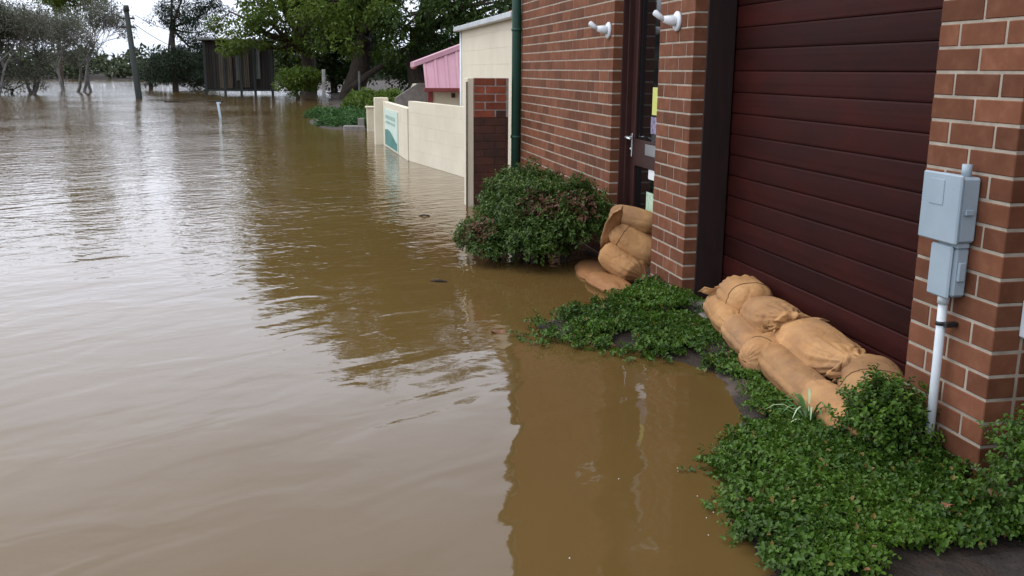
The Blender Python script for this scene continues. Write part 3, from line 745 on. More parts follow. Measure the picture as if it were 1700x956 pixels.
def crown_tree(name, root, label, cat, group, hgt, r0, crown, nclump, per, leaf, m, bark, seed, clr=(.7, 1.2), extra=[], lean=(0,0,1), depth=3, trunk_h=None, zmin=1.0):
    """crown = list of ellipsoids (cx,cy,cz,rx,ry,rz) relative to the root; clumps are scattered near their surfaces"""
    rs = np.random.default_rng(seed)
    e_ = empty(name, root, label, cat, group)
    base = Vector(root)
    mb_ = MB()
    th = trunk_h or hgt*.25
    fork = base+Vector((lean[0]*th, lean[1]*th, th))
    mb_.tube([base-Vector((0,0,.6)), base+Vector((0,0,.15)), base.lerp(fork, .5)+Vector((rs.normal()*.08, rs.normal()*.08, 0)), fork], [r0*1.5, r0*1.15, r0*.95, r0*.85], 12, cap=False)
    cs = []; rr = []; tb = []
    tot = sum(c[3]*c[4]*c[5] for c in crown)
    for c in crown:
        k = max(4, int(nclump*c[3]*c[4]*c[5]/tot))
        cc = base+Vector(c[:3]); 
        # a limb to each lobe
        mid = fork.lerp(cc, .55)+Vector((rs.normal()*.3, rs.normal()*.3, -.1))
        mb_.tube([fork-Vector((0,0,.1)), mid, cc], [r0*.55, r0*.35, r0*.15], 8, cap=False)
        for i in range(k):
            v = rs.normal(size=3); v /= np.linalg.norm(v); f_ = .45+.58*rs.random()**.5
            p = np.array(cc)+v*np.array(c[3:6])*f_
            if p[2] < base.z+zmin: p[2] = base.z+zmin+rs.random()*.5
            cs.append(p); rr.append(rs.uniform(*clr)); tb.append(rs.random())
            if i % 3 == 0:
                q = np.array(cc).copy()
                mb_.tube([tuple(q), tuple((q+p)/2+rs.normal(size=3)*.2), tuple(p)], [r0*.16, r0*.1, .015], 5, cap=False)
    mb_.build('trunk', bark, e_)
    V, Fq, T = clump_leaves(cs, rr, per, leaf[0], leaf[1], tintbase=tb, down=.15)
    parent_to(mesh_np('crown', V, Fq, T, m), e_)
    return e_

def root_at(px, d, z=0.0): p = atd(px, 300, d); return (p[0], p[1], z)
def lobe(root, px, py, d, rx, ry, rz):
    p = atd(px, py, d); return (p[0]-root[0], p[1]-root[1], p[2]-root[2], rx, ry, rz)
# big fig trees; lobes given where they stand (they rise to about 14 m, above the frame)
r1 = root_at(518, 55)
crown_tree('fig_tree', r1, 'large spreading green fig tree whose low boughs hang over the dark shed', 'tree', 'fig trees behind the flood', 12, .42,
    [lobe(r1, 455, 45, 52, 2.0, 1.9, .9), lobe(r1, 405, 30, 51, 1.5, 1.5, .8), lobe(r1, 400, 72, 53, .9, .9, .55), lobe(r1, 500, 80, 53, 1.3, 1.2, .9), lobe(r1, 480, -40, 55, 3.4, 3.2, 2.0),
     lobe(r1, 430, -90, 57, 3.2, 3.0, 2.2), lobe(r1, 520, -150, 57, 3.6, 3.4, 2.6), lobe(r1, 545, 20, 52, 2.2, 2.1, 1.4), lobe(r1, 465, -200, 58, 2.6, 2.6, 1.6)],
    330, 120, (.20, .105), M['fig'], M['bark'], 11, (.45, .95), zmin=1.6, trunk_h=2.6)
r2 = root_at(588, 51)
crown_tree('fig_tree', r2, 'tallest green fig tree with thick dark trunk behind the round hedge bushes', 'tree', 'fig trees behind the flood', 14, .55,
    [lobe(r2, 600, 60, 47, 2.1, 2.1, 1.1), lobe(r2, 640, 25, 47, 2.2, 2.1, 1.3), lobe(r2, 560, 0, 48, 2.5, 2.4, 1.6), lobe(r2, 620, -70, 51, 3.8, 3.6, 2.4), lobe(r2, 600, -190, 52, 4.2, 4.0, 3.0),
     lobe(r2, 680, -140, 51, 3.8, 3.6, 2.8), lobe(r2, 640, -300, 53, 3.2, 3.2, 2.2)],
    330, 130, (.20, .105), M['fig'], M['bark'], 12, (.45, .95), zmin=2.0, lean=(0, .25, 1), trunk_h=2.8)
r3 = root_at(700, 50)
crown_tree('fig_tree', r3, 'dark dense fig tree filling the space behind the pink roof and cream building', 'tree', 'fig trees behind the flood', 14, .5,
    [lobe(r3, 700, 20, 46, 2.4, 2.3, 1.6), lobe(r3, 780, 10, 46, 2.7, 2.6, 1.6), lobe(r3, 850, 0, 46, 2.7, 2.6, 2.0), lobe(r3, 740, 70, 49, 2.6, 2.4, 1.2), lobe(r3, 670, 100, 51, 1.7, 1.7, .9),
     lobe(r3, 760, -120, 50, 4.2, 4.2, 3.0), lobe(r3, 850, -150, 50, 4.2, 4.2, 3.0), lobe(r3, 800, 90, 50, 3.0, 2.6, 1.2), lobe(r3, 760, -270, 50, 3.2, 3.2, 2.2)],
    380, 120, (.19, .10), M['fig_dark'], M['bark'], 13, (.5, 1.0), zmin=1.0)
# leaning limb of the right fig
mb = MB(); p0 = atd(575, 155, 50); p1 = atd(640, 105, 50); p2 = atd(700, 60, 49); mb.tube([tuple(p0), tuple((p0+p1)/2+np.array([0,0,.1])), tuple(p1), tuple(p2)], [.20, .17, .14, .09], 9)
lm = mb.build('limb', M['bark']); parent_to(lm, bpy.data.objects['fig_tree.001'])
# dark growth behind and small light green tree
r4 = root_at(500, 50)
crown_tree('small_tree', r4, 'small light green tree at the water edge between the shed and fig trunk', 'tree', None, 2, .10,
    [lobe(r4, 492, 128, 48, .75, .7, .4), lobe(r4, 478, 140, 48, .5, .5, .35), lobe(r4, 512, 132, 49, .6, .6, .4)], 50, 90, (.13, .07), M['lime'], M['bark'], 14, (.22, .45), zmin=.35, trunk_h=.5)
r5 = root_at(560, 62)
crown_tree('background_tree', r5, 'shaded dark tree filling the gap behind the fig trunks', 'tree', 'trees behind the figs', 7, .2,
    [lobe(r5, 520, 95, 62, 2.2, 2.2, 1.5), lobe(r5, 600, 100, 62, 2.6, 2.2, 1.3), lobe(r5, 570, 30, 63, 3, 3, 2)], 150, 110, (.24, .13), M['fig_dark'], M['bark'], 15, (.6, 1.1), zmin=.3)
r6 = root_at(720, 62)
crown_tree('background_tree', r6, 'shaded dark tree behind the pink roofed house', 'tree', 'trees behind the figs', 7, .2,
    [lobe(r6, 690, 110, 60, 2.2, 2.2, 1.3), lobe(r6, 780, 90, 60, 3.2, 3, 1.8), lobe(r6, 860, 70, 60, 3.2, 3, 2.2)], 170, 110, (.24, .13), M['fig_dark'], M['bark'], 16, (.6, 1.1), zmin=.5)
# conifer like dark trees beside the shed
r7 = root_at(302, 66)
crown_tree('casuarina_tree', r7, 'tall dark feathery tree just left of the dark shed', 'tree', 'dark trees left of the shed', 9, .17,
    [lobe(r7, 300, 25, 66, 1.5, 1.5, .9), lobe(r7, 265, 30, 66, .8, .8, .5), lobe(r7, 330, 55, 66, 1.5, 1.4, .8), lobe(r7, 310, 100, 66, 1.8, 1.6, 1.0), lobe(r7, 280, 110, 66, 1.6, 1.3, .9), lobe(r7, 345, 20, 67, 1.3, 1.3, .8), lobe(r7, 305, -40, 66, 1.4, 1.4, 1.0), lobe(r7, 300, -90, 66, .9, .9, .9)],
    150, 110, (.17, .05), M['conifer'], M['bark'], 17, (.35, .75), zmin=.5, trunk_h=4)
r8 = root_at(262, 72)
crown_tree('casuarina_tree', r8, 'low dark bushy tree right of the utility pole', 'tree', 'dark trees left of the shed', 4, .12,
    [lobe(r8, 262, 118, 70, 1.3, 1.2, .9), lobe(r8, 285, 95, 70, 1.2, 1.2, .7), lobe(r8, 325, 125, 70, 1.8, 1.6, .8)], 80, 100, (.17, .06), M['conifer'], M['bark'], 18, (.35, .7), zmin=.3, trunk_h=1)
# bare / wispy trees on the left
def wispy(px, d, h, seed, label, leafm, per, spread=1.0, depth=4, r0=.09, lean=(0,0,1), leafL=.12, bark='pale_bark', angle=(18,42), zb=0, nb=(3,4), stems=2):
    rt_ = root_at(px, d, zb); e_ = empty('bare_tree' if per < 8 else 'wispy_tree', rt_, label, 'tree', 'grey trees standing in the water on the left')
    allL = []; tips = []
    for s_ in range(stems):
        rs = random.Random(seed*7+s_)
        ln = Vector((lean[0]+rs.uniform(-.35,.35), lean[1]+rs.uniform(-.45,.45), 1))
        L_, t_ = grow((rt_[0]+rs.uniform(-.3,.3), rt_[1]+rs.uniform(-.4,.4), zb-.2), h*.32, ln, spread, depth, seed*13+s_, r0, ratio=.72, angle=angle, nb=nb)
        allL += L_; tips += t_
    trunk_obj(allL, M[bark], e_, 6, minr=.012)
    if per:
        cs = [tuple(t[0]) for t in tips]; V, Fq, T = clump_leaves(cs, [.38]*len(cs), per, leafL, leafL*.45, squash=1)
        parent_to(mesh_np('crown', V, Fq, T, leafm), e_)
    return e_
wispy(152, 64, 6.0, 3, 'bare grey tree with fine upright twigs, the one nearest the utility pole', M['grey_leaf'], 5, r0=.10, depth=5, angle=(14,36), nb=(3,3), stems=3)
wispy(128, 68, 5.2, 4, 'bare grey tree with forked trunk left of the one nearest the pole', M['grey_leaf'], 4, r0=.09, depth=5, angle=(14,38), nb=(3,3), stems=2)
wispy(60, 60, 5.5, 5, 'half leafy grey green tree left of the two bare trees', M['grey_leaf'], 14, r0=.10, depth=4, angle=(18,45), stems=3)
wispy(10, 57, 5.8, 6, 'leafy grey tree cut off by the left edge of the photo', M['grey_leaf'], 16, r0=.10, depth=4, angle=(18,48), stems=4)
wispy(-50, 58, 6, 7, 'grey tree beyond the left edge, only its twigs reaching in', M['grey_leaf'], 20, r0=.10, depth=4, angle=(18,48), stems=3)
r9 = root_at(35, 59)
crown_tree('low_shrub', r9, 'low olive grey shrub at the waterline below the left trees', 'shrub', None, 2, .06,
    [lobe(r9, 20, 128, 58, 1.6, 1.3, .8), lobe(r9, 70, 122, 59, 1.1, 1, .8), lobe(r9, -30, 120, 58, 1.5, 1.5, 1)], 60, 60, (.13, .05), M['grey_leaf'], M['bark'], 19, (.3, .6), zmin=.15, trunk_h=.3)
r10 = root_at(118, 90)
crown_tree('tall_tree', r10, 'tall olive green tree top seen above the bare grey trees', 'tree', None, 9, .14,
    [lobe(r10, 118, -12, 88, 2.0, 2.0, 1.3), lobe(r10, 160, 5, 88, 1.3, 1.3, .7), lobe(r10, 90, -10, 88, 1.5, 1.5, 1.0), lobe(r10, 120, -70, 88, 2.0, 2.0, 1.8)], 90, 100, (.22, .11), M['lime'], M['bark'], 20, (.5, .9), zmin=5, trunk_h=6.4)
# far tree line on the far bank
def far_line():
    cs = []; rr = []; tb = []
    for i in range(900):
        px = rng.uniform(-700, 900); d = rng.uniform(124, 150)
        p = atd(px, 200, d)
        hmax = 2.9 + 1.1*noise.noise(Vector((px*.022, 0, 0))) + .7*noise.noise(Vector((px*.08, 3, 0)))
        cs.append((p[0], p[1], rng.uniform(.2, 1)*hmax+.1)); rr.append(rng.uniform(.6, 1.3)); tb.append(rng.random())
    V, Fq, T = clump_leaves(cs, rr, 34, .60, .34, squash=.8, tintbase=tb)
    o_ = mesh_np('far_woodland', V, Fq, T, M['far_leaf']); tag(o_, 'low far woodland along the opposite bank behind the bare trees', 'woodland', kind='stuff')
far_line()

# ------------------------------------------------------------------ far hedge and round bushes
def bush_at(name, label, cat, group, lobes, n, L, W, m, cl=(.10,.25), per=60, stem=True):
    p0 = lobes[0]; e_ = empty(name, (p0[0], p0[1], 0), label, cat, group)
    cs = []; rr = []; tb = []; tot = sum(l[3]*l[4]*l[5] for l in lobes)
    for l in lobes:
        for i in range(max(3, int(n*l[3]*l[4]*l[5]/tot))):
            v = rng.normal(size=3); v /= np.linalg.norm(v); f_ = .3+.7*rng.random()**.5
            p = np.array(l[:3])+v*np.array(l[3:])*f_; p[2] = max(p[2], .02); cs.append(p); rr.append(rng.uniform(*cl)); tb.append(rng.random())
    V, Fq, T = clump_leaves(cs, rr, per, L, W, tintbase=tb)
    parent_to(mesh_np('foliage', V, Fq, T, m), e_)
    mb_ = MB()
    for l in lobes:
        for k in range(4): mb_.tube([(p0[0], p0[1], -.2), (l[0]+random.gauss(0,.3)*l[3], l[1]+random.gauss(0,.3)*l[4], l[2]), (l[0]+random.gauss(0,.5)*l[3], l[1]+random.gauss(0,.5)*l[4], l[2]+l[5]*.6)], [.03, .02, .008], 5, cap=False)
    mb_.build('stem', M['bark'], e_)
    return e_
def lb(px, py, d, rx, ry, rz): p = atd(px, py, d); return (p[0], p[1], p[2], rx, ry, rz)
bush_at('round_bush', 'rounded yellow green bush above the left end of the far hedge', 'bush', 'round bushes by the hedge', [lb(605, 168, 31, .55, .50, .30), lb(590, 176, 30, .4, .38, .22)], 90, .085, .05, M['lime'])
bush_at('round_bush', 'smaller yellow green bush right behind the cream gate post', 'bush', 'round bushes by the hedge', [lb(648, 166, 29, .45, .42, .25), lb(632, 175, 28, .35, .3, .2)], 80, .085, .05, M['lime'])
bush_at('low_hedge', 'long low green hedge lying at the waterline left of the gate post', 'hedge', None, [lb(535, 190, 31, .8, .50, .13), lb(570, 192, 29, 1.0, .55, .16), lb(600, 196, 27, .9, .45, .16)], 190, .075, .035, M['hedge'])
bush_at('low_hedge', 'darker green creeping hedge in front of the long low hedge', 'hedge', None, [lb(570, 206, 26, .6, .42, .12), lb(600, 205, 25.5, .6, .3, .14), lb(545, 203, 26.5, .5, .3, .07)], 130, .065, .03, M['hedge'])

# ------------------------------------------------------------------ shrub before the long brick wall
def sprigs(P, D, Ls, node, leafL, leafW, curve=.25, tint=None, spread=1.0, droop=0.0):
    """stems starting at P along D carrying opposite leaves every `node` metres -> leaf arrays and stem polylines"""
    Ps, Ds, Ns, Li, Wi, Ti = [], [], [], [], [], []; stems = []
    for i in range(len(P)):
        p = P[i].copy(); d = D[i]/np.linalg.norm(D[i]); k = max(2, int(Ls[i]/node)); a = np.cross(d, unit(1)[0]); a /= np.linalg.norm(a)
        tb = tint[i] if tint is not None else rng.random(); pts = [p.copy()]
        for j in range(k):
            d = d + rng.normal(size=3)*curve*.35; d[2] -= droop*.1; d /= np.linalg.norm(d); p = p+d*node; pts.append(p.copy())
            a = np.cross(d, a); a /= (np.linalg.norm(a)+1e-9)
            s_ = 1.0 if j < k-1 else .8
            for sg_ in (1, -1):
                dv = a*sg_*spread + d*.55 + rng.normal(size=3)*.22
                Ps.append(p); Ds.append(dv); Ns.append(d*.5+np.array([0,0,.9])+rng.normal(size=3)*.25)
                q = rng.uniform(.55, 1.3)*s_; Li.append(leafL*q); Wi.append(leafW*q)
                Ti.append(min(.999, max(0, tb*.5+(j/k)*.22+rng.random()*.3)))
        stems.append(pts)
    return [np.array(v) for v in (Ps, Ds, Ns, Li, Wi, Ti)], stems
def stems_mesh(stems, name, m, parent, r_=.0016, every=2):
    mb_ = MB()
    for i, s_ in enumerate(stems):
        if i % every == 0: mb_.tube([tuple(q) for q in s_[::2]+[s_[-1]]], r_, 3, cap=False)
    return mb_.build(name, m, parent)
shr = empty('shrub', (-7.4, -.5, 0), 'dense dark green shrub with reddish tips before the long brick wall', 'shrub')
LB = [(-7.45,-.50,.30,.50,.40,.42), (-7.15,-.30,.34,.36,.27,.40), (-7.9,-.50,.36,.50,.38,.40), (-7.45,-.92,.14,.36,.22,.22), (-7.15,-.62,.16,.30,.26,.26), (-8.2,-.30,.30,.5,.28,.36)]
n = 6400; idx = rng.choice(len(LB), n, p=np.array([l[3]*l[4]+l[5]*l[3] for l in LB])/sum(l[3]*l[4]+l[5]*l[3] for l in LB))
Lb = np.array(LB)[idx]; v = unit(n); v[:, 2] = np.abs(v[:, 2])*.9-.25+.1*rng.random(n)
lump = np.array([noise.noise(Vector(q*2.4)+Vector((i_*.7, 0, 0))) for q, i_ in zip(v, idx)])
f_ = (.66+.30*rng.random(n))*(1+.28*lump)
P = Lb[:, :3]+v*Lb[:, 3:]*f_[:, None]; keep = (P[:, 2] > -.03) & (P[:, 1] < -.04)
P = P[keep]; v = v[keep]; idx = idx[keep]; lump = lump[keep]
D = v*.9+np.array([0, 0, .45])+rng.normal(size=v.shape)*.35
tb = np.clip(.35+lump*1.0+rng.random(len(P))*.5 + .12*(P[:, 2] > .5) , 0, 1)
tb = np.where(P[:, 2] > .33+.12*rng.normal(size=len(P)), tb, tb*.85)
(A_, B_, C_, L_, W_, T_), st = sprigs(P, D, rng.uniform(.05, .12, len(P)), .018, .032, .017, tint=tb)
reds = np.array([noise.noise(Vector(q*3.1)) for q in A_]); T_ = np.where((reds > .19) & (rng.random(len(T_)) < .6), .86+.13*rng.random(len(T_)), T_*.84)
V, Fq, T = leaves(A_, B_, C_, L_, W_, T_); parent_to(mesh_np('foliage', V, Fq, T, M['shrub']), shr)
stems_mesh(st, 'twigs', M['twig'], shr, .002, 3)
mb = MB()
for l in LB:
    for k in range(14):
        q = unit(1)[0]; q[2] = abs(q[2]); mb.tube([(l[0]*.5-7.5*.5, l[1]*.7-.3*.5, -.1), (l[0]+q[0]*l[3]*.4, l[1]+q[1]*l[4]*.4, l[2]*.8), (l[0]+q[0]*l[3]*.8, l[1]+q[1]*l[4]*.8, l[2]+q[2]*l[5]*.7)], [.014, .009, .003], 5, cap=False)
mb.build('stem', M['bark'], shr)

# ------------------------------------------------------------------ creeping ground cover
def in_poly(x, y, poly):
    c = False; j = len(poly)-1
    for i in range(len(poly)):
        if (poly[i][1] > y) != (poly[j][1] > y) and x < (poly[j][0]-poly[i][0])*(y-poly[i][1])/(poly[j][1]-poly[i][1]+1e-12)+poly[i][0]: c = not c
        j = i
    return c
def squash(x, y, z):                  # plants lie lower where they lean on the sandbags and pillar
    lim = np.where((x < -3.26) & (x > -5.3), np.clip(.055+(-.20-y)*.25, .055, .15), np.where(x < -5.3, .17, .15))
    return np.where(z > lim*.6, lim*.6+(z-lim*.6)*.35, z)
def cover(name, label, polypx, n, mound, zref=.05, leaf=(.021, .0145), seed=0, sparse=None, Ls=(.05, .13)):
    poly = [tuple(atz(x, y, zref)[:2]) for x, y in polypx]
    xs_ = [p[0] for p in poly]; ys_ = [p[1] for p in poly]; P = []; D = []
    while len(P) < n:
        x = rng.uniform(min(xs_), max(xs_)); y = rng.uniform(min(ys_), max(ys_))
        if not in_poly(x, y, poly) or y > -.01: continue
        dens = .40+1.45*noise.noise(Vector((x*4.1, y*4.1, seed)))+.7*noise.noise(Vector((x*9, y*9, seed)))
        if sparse: dens *= sparse(x, y)
        if rng.random() > dens+.06: continue
        h = mound(x, y)*(1+1.1*noise.noise(Vector((x*6, y*6, seed+2)))); g_ = max(-.01, gz(x, y))
        P.append((x, y, g_+h*rng.random()**.6)); a = rng.uniform(0, 6.28); t_ = rng.uniform(.15, 1.1)
        D.append((math.cos(a)+.1, math.sin(a)-.25, t_))
    P = np.array(P); D = np.array(D)
    tb = np.clip(np.array([.5+.9*noise.noise(Vector((p[0]*2.5, p[1]*2.5, seed+5))) for p in P])+rng.normal(size=len(P))*.2, 0, 1)
    (A_, B_, C_, L_, W_, T_), st = sprigs(P, D, rng.uniform(*Ls, len(P)), .0145, leaf[0], leaf[1], tint=tb, droop=.35)
    A_[:, 2] = np.maximum(A_[:, 2], .003); A_[:, 2] = squash(A_[:, 0], A_[:, 1], A_[:, 2])
    st = [[np.array([q[0], q[1], float(squash(q[0], q[1], q[2]))-.004]) for q in t_] for t_ in st]
    T_ = np.where(rng.random(len(T_)) < .025, .99, T_*.94)
    V, Fq, T = leaves(A_, B_, C_, L_, W_, T_); V[:, 2] = np.maximum(V[:, 2], .001)
    o_ = mesh_np(name, V, Fq, T, M['ivy']); tag(o_, label, 'ground cover', kind='stuff')
    s2 = stems_mesh(st, 'stems', M['twig'], o_, .0013, 4)
    k_ = rng.choice(len(P), max(8, len(P)//28)); Pd = P[k_]+np.array([0, 0, .012])+rng.normal(size=(len(k_), 3))*np.array([.03,.03,.004]); Pd[:, 2] = np.maximum(squash(Pd[:, 0], Pd[:, 1], Pd[:, 2]), .004)
    V, Fq, T = leaves(Pd, unit(len(k_))*np.array([1,1,.3]), np.tile([0,0,1.], (len(k_),1))+unit(len(k_))*.4, rng.uniform(.02,.042,len(k_)), rng.uniform(.012,.024,len(k_)), rng.random(len(k_)))
    d_ = mesh_np('dead_leaves', V, Fq, T, M['dead_leaf']); d_.parent = o_
    return o_
def edge_fade(x, y):                 # thins out where the plants reach into the water
    s_ = y-shore_y(x); return min(1, max(.10, .35+s_*3.2))
cover('ground_cover', 'bright green creeping ground cover spreading into the water below the middle brick pillar',
      [(848,548),(900,525),(960,518),(1010,506),(1050,492),(1088,474),(1130,470),(1165,486),(1200,540),(1240,580),(1290,610),(1340,655),(1345,690),(1300,690),(1262,640),(1225,612),(1180,602),(1110,592),(1060,584),(1000,572),(950,562),(900,560)],
      2300, lambda x, y: .03+.08*max(0, 1+y/.5)*(1 if x < -5.35 and x > -6.2 else .35), seed=2, leaf=(.022, .014), sparse=edge_fade)
cover('ground_cover', 'thick green creeping ground cover around the foot of the near brick pillar',
      [(1262,650),(1300,672),(1345,690),(1400,712),(1440,728),(1480,712),(1510,690),(1560,690),(1600,740),(1640,745),(1720,760),(1790,860),(1700,905),(1600,900),(1500,905),(1420,945),(1325,945),(1268,895),(1235,855),(1170,805),(1200,745),(1280,700),(1262,660)],
      5600, lambda x, y: .03+.09*max(0, 1+y/.55)*(1 if x > -3.3 else .3)+.07*max(0, noise.noise(Vector((x*5, y*5, 1)))), seed=4, leaf=(.0205, .0135), sparse=edge_fade)
cover('ground_cover', 'sparse creeping sprigs trailing in the muddy water left of the thick ground cover',
      [(1150,770),(1185,745),(1260,740),(1330,800),(1330,900),(1290,905),(1235,850),(1185,832)], 260, lambda x, y: .012, zref=.0, leaf=(.019, .012), seed=9, Ls=(.04, .10))
# taller growth climbing at the pillar foot (its own shrubs)
def foot_shrub(label, c, r_, n, Ls=(.06,.13)):
    e_ = empty('creeping_shrub', (c[0], c[1], 0), label, 'shrub', 'small shrubs at the pillar foot')
    v = unit(n); v[:, 2] = np.abs(v[:, 2]); P = np.array(c)+v*np.array(r_)*(.5+.5*rng.random((n, 1))); P = P[P[:, 1] < -.01] if c[0] < XRR else P
    D = (P-np.array(c))/np.array(r_)+np.array([0, 0, .5])+rng.normal(size=P.shape)*.4
    (A_, B_, C_, L_, W_, T_), st = sprigs(P, D, rng.uniform(*Ls, len(P)), .0145, .021, .014, tint=rng.random(len(P)))
    V, Fq, T = leaves(A_, B_, C_, L_, W_, T_*.97); parent_to(mesh_np('foliage', V, Fq, T, M['ivy']), e_)
    stems_mesh(st, 'stems', M['twig'], e_, .0014, 3)
foot_shrub('leafy green shrub mounded at the base of the white pipe on the near pillar', (-3.10, -.16, .12), (.17, .11, .20), 360)
foot_shrub('green shrub growing up the shaded side of the near pillar at the right edge', (-2.44, .08, .13), (.20, .25, .36), 560)

# spider plant tuft by the bags
tp = atz(1352, 690, .08)
mb = MB()
for i in range(30):
    a = rng.uniform(0, 6.28); L2 = rng.uniform(.10, .19); hgt = rng.uniform(.05, .13); pts = []
    for t in np.linspace(0, 1, 6): pts.append(Vector((tp[0]+math.cos(a)*L2*t, tp[1]-.02+math.sin(a)*L2*t, .03+hgt*math.sin(t*2.4)*1.1)))
    s_ = Vector((-math.sin(a), math.cos(a), 0)); w_ = [.0035, .0055, .0055, .0045, .003, .0006]
    vs = [q+s_*w_[k]*sg_ for k, q in enumerate(pts) for sg_ in (1, -1)]
    mb.add(vs, [(2*k, 2*k+1, 2*k+3, 2*k+2) for k in range(5)], i % 3 == 0, .5, True)
M['blade'] = mat('grass_blade', (.10,.24,.07), .45); M['blade2'] = mat('pale_grass_blade', (.36,.48,.28), .45)
o = mb.build('grass_tuft', [M['blade'], M['blade2']]); tag(o, 'pale striped grass tuft arching beside the lowest front sandbags', 'grass tuft')

# ------------------------------------------------------------------ sandbags
def sandbag(label, c, L, W, H, rot, seed, neck=True, neck_len=.09, flare=.075, group='sandbags against the shop doors', sag=.0, flat=.35, tie=True, up_neck=0.0, seam=True, pw=3.0, nk=.17, seam_at=None):
    off = Vector((seed*3.17, seed*1.3, seed*.71))
    nu, nv = 84, 72; vs = []
    def bendz(x, z):                                # the neck end can be lifted over the next bag
        k = max(0, x/(L*.5)-.35); return z+up_neck*k*k/.42
    for i in range(nu+1):
        s = 2*i/nu-1
        prof_ = max(0, 1-abs(s)**pw)**.46
        if neck and s > .55:
            k = (s-.55)/.45; k = k*k*(3-2*k); base_ = max(0, 1-.55**pw)**.46; prof_ = base_*(1-k)+nk*k
        for j in range(nv):
            a = 2*math.pi*j/nv; ca, sa = math.cos(a), math.sin(a)
            e1 = .80
            y = math.copysign(abs(ca)**e1, ca)*W*.5*prof_; z = math.copysign(abs(sa)**e1, sa)*H*.5*prof_**(.75)
            gath = max(0, (s-.05)/.95) if neck else max(0, (s-.6)/.4)
            g2 = max(0, (-s-.5)/.5)
            pl = abs(math.sin(a*7+1.6*math.sin(a*3+seed)+seed))            # pleats drawn into the tie
            wr = 1+.20*gath**1.4*(pl-.6) + .05*gath*math.sin(a*19+seed*2)+.07*g2*(abs(math.sin(a*5+seed))-.5)
            y *= wr; z *= wr
            x = s*L*.5
            p = Vector((x, y, z))
            nn_ = noise.fractal(p*6+off, 1.0, 2.0, 3)*.0045 + noise.noise(p*3.1+off)*.013
            q = Vector((p.x*4, p.y*9+p.x*3, p.z*9-p.x*2))+off; rid = abs(noise.noise(q)); nn_ -= .010*max(0, .10-rid)/.10*(.15+1.1*gath+.8*g2)
            q = Vector((p.x*13, p.y*7, p.z*6))+off*2; rid = abs(noise.noise(q)); nn_ -= .004*max(0, .10-rid)/.10*(.3+gath)
            dr = Vector((0, y, z)); dr = dr.normalized() if dr.length > 1e-5 else Vector((0,0,1))
            p += dr*nn_*min(1, prof_*1.5)
            if seam and abs(ca) > .99: p += dr*.007
            if p.z < -H*flat: p.z = -H*flat+(p.z+H*flat)*.25
            p.z = bendz(p.x, p.z)-sag*(s*s)
            vs.append(p)
    mbx = MB(); fs = [(i*nv+j, i*nv+(j+1)%nv, (i+1)*nv+(j+1)%nv, (i+1)*nv+j) for i in range(nu) for j in range(nv)]
    fs.append(tuple(range(nv))[::-1])
    if not neck: fs.append(tuple(nu*nv+j for j in range(nv)))
    mbx.add(vs, fs, 0, .5, True)
    if neck:                                        # ruffled mouth beyond the tie, sharing the ring of the neck
        m1 = 10; slope = 2*up_neck*.65/.42/(L*.5) if up_neck else 0
        b0 = len(mbx.v)-nv; fr = []
        r0y = nk*W*.5; r0z = nk**.75*H*.5
        for i in range(1, m1+1):
            t = i/m1
            for j in range(nv):
                a = 2*math.pi*j/nv
                g_ = flare*t**.8*(1+.30*math.sin(a*6+seed+t)+.30*abs(math.sin(a*11+seed*2)))
                x = L*.5+neck_len*t*(1+.30*math.sin(a*4+seed)*t)
                p = Vector((x, math.cos(a)*(r0y*.8+g_*1.5), math.sin(a)*(r0z*.6*(1-.3*t)+g_*.38)-.045*t*t+.012*t*math.sin(math.cos(a)*14+seed)))
                p.z = p.z+up_neck*.65*.65/.42+slope*(x-L*.5)*.6-sag
                p += Vector((0,0,1))*noise.noise(p*20+off)*.020
                fr.append(p)
        ln = len(mbx.v); mbx.v += [tuple(v) for v in fr]
        for i in range(m1):
            for j in range(nv):
                o0 = (lambda q: b0+q) if i == 0 else (lambda q, i=i: ln+(i-1)*nv+q)
                mbx.f.append([o0(j), o0((j+1)%nv), ln+i*nv+(j+1)%nv, ln+i*nv+j]); mbx.m.append(0); mbx.t.append(.5); mbx.sm.append(True)
    if neck:                                        # crumpled cloth closing the mouth
        last = len(mbx.v)-nv; cpt = Vector((0, 0, 0))
        for j in range(nv): cpt += Vector(mbx.v[last+j])/nv
        cpt.x -= neck_len*.35; mid = []
        for j in range(nv):
            q = Vector(mbx.v[last+j]).lerp(cpt, .5); q.x += .006*math.sin(j*1.3+seed); mid.append(tuple(q))
        m0 = len(mbx.v); mbx.v += mid+[tuple(cpt)]
        for j in range(nv):
            mbx.f.append([last+j, last+(j+1)%nv, m0+(j+1)%nv, m0+j]); mbx.f.append([m0+j, m0+(j+1)%nv, m0+nv])
            for _ in (0, 1): mbx.m.append(0); mbx.t.append(.5); mbx.sm.append(True)
    e_ = empty('sandbag', c, label, 'sandbag', group)
    Mx = Matrix.Translation(Vector(c)) @ rot
    for sa_ in (seam_at or ()):
        i0_ = int((sa_+1)/2*nu); ms = MB(); ctr = Vector((0, 0, 0))
        for j in range(nv): ctr += vs[i0_*nv+j]/nv
        pts_ = []
        for j in range(2, nv//2+16):
            ii = min(nu, max(0, i0_+int(3*math.sin(j*.09+seed)))); q = vs[ii*nv+(j-8) % nv]; pts_.append(Mx @ (q+(q-ctr).normalized()*.0015))
        ms.tube(pts_, .0028, 5); ms.build('seam', M['seam'], e_)
    mbx.v = [tuple(Mx @ Vector(v_)) for v_ in mbx.v]
    mbx.build('sack', M['burlap'], e_, fix=False)
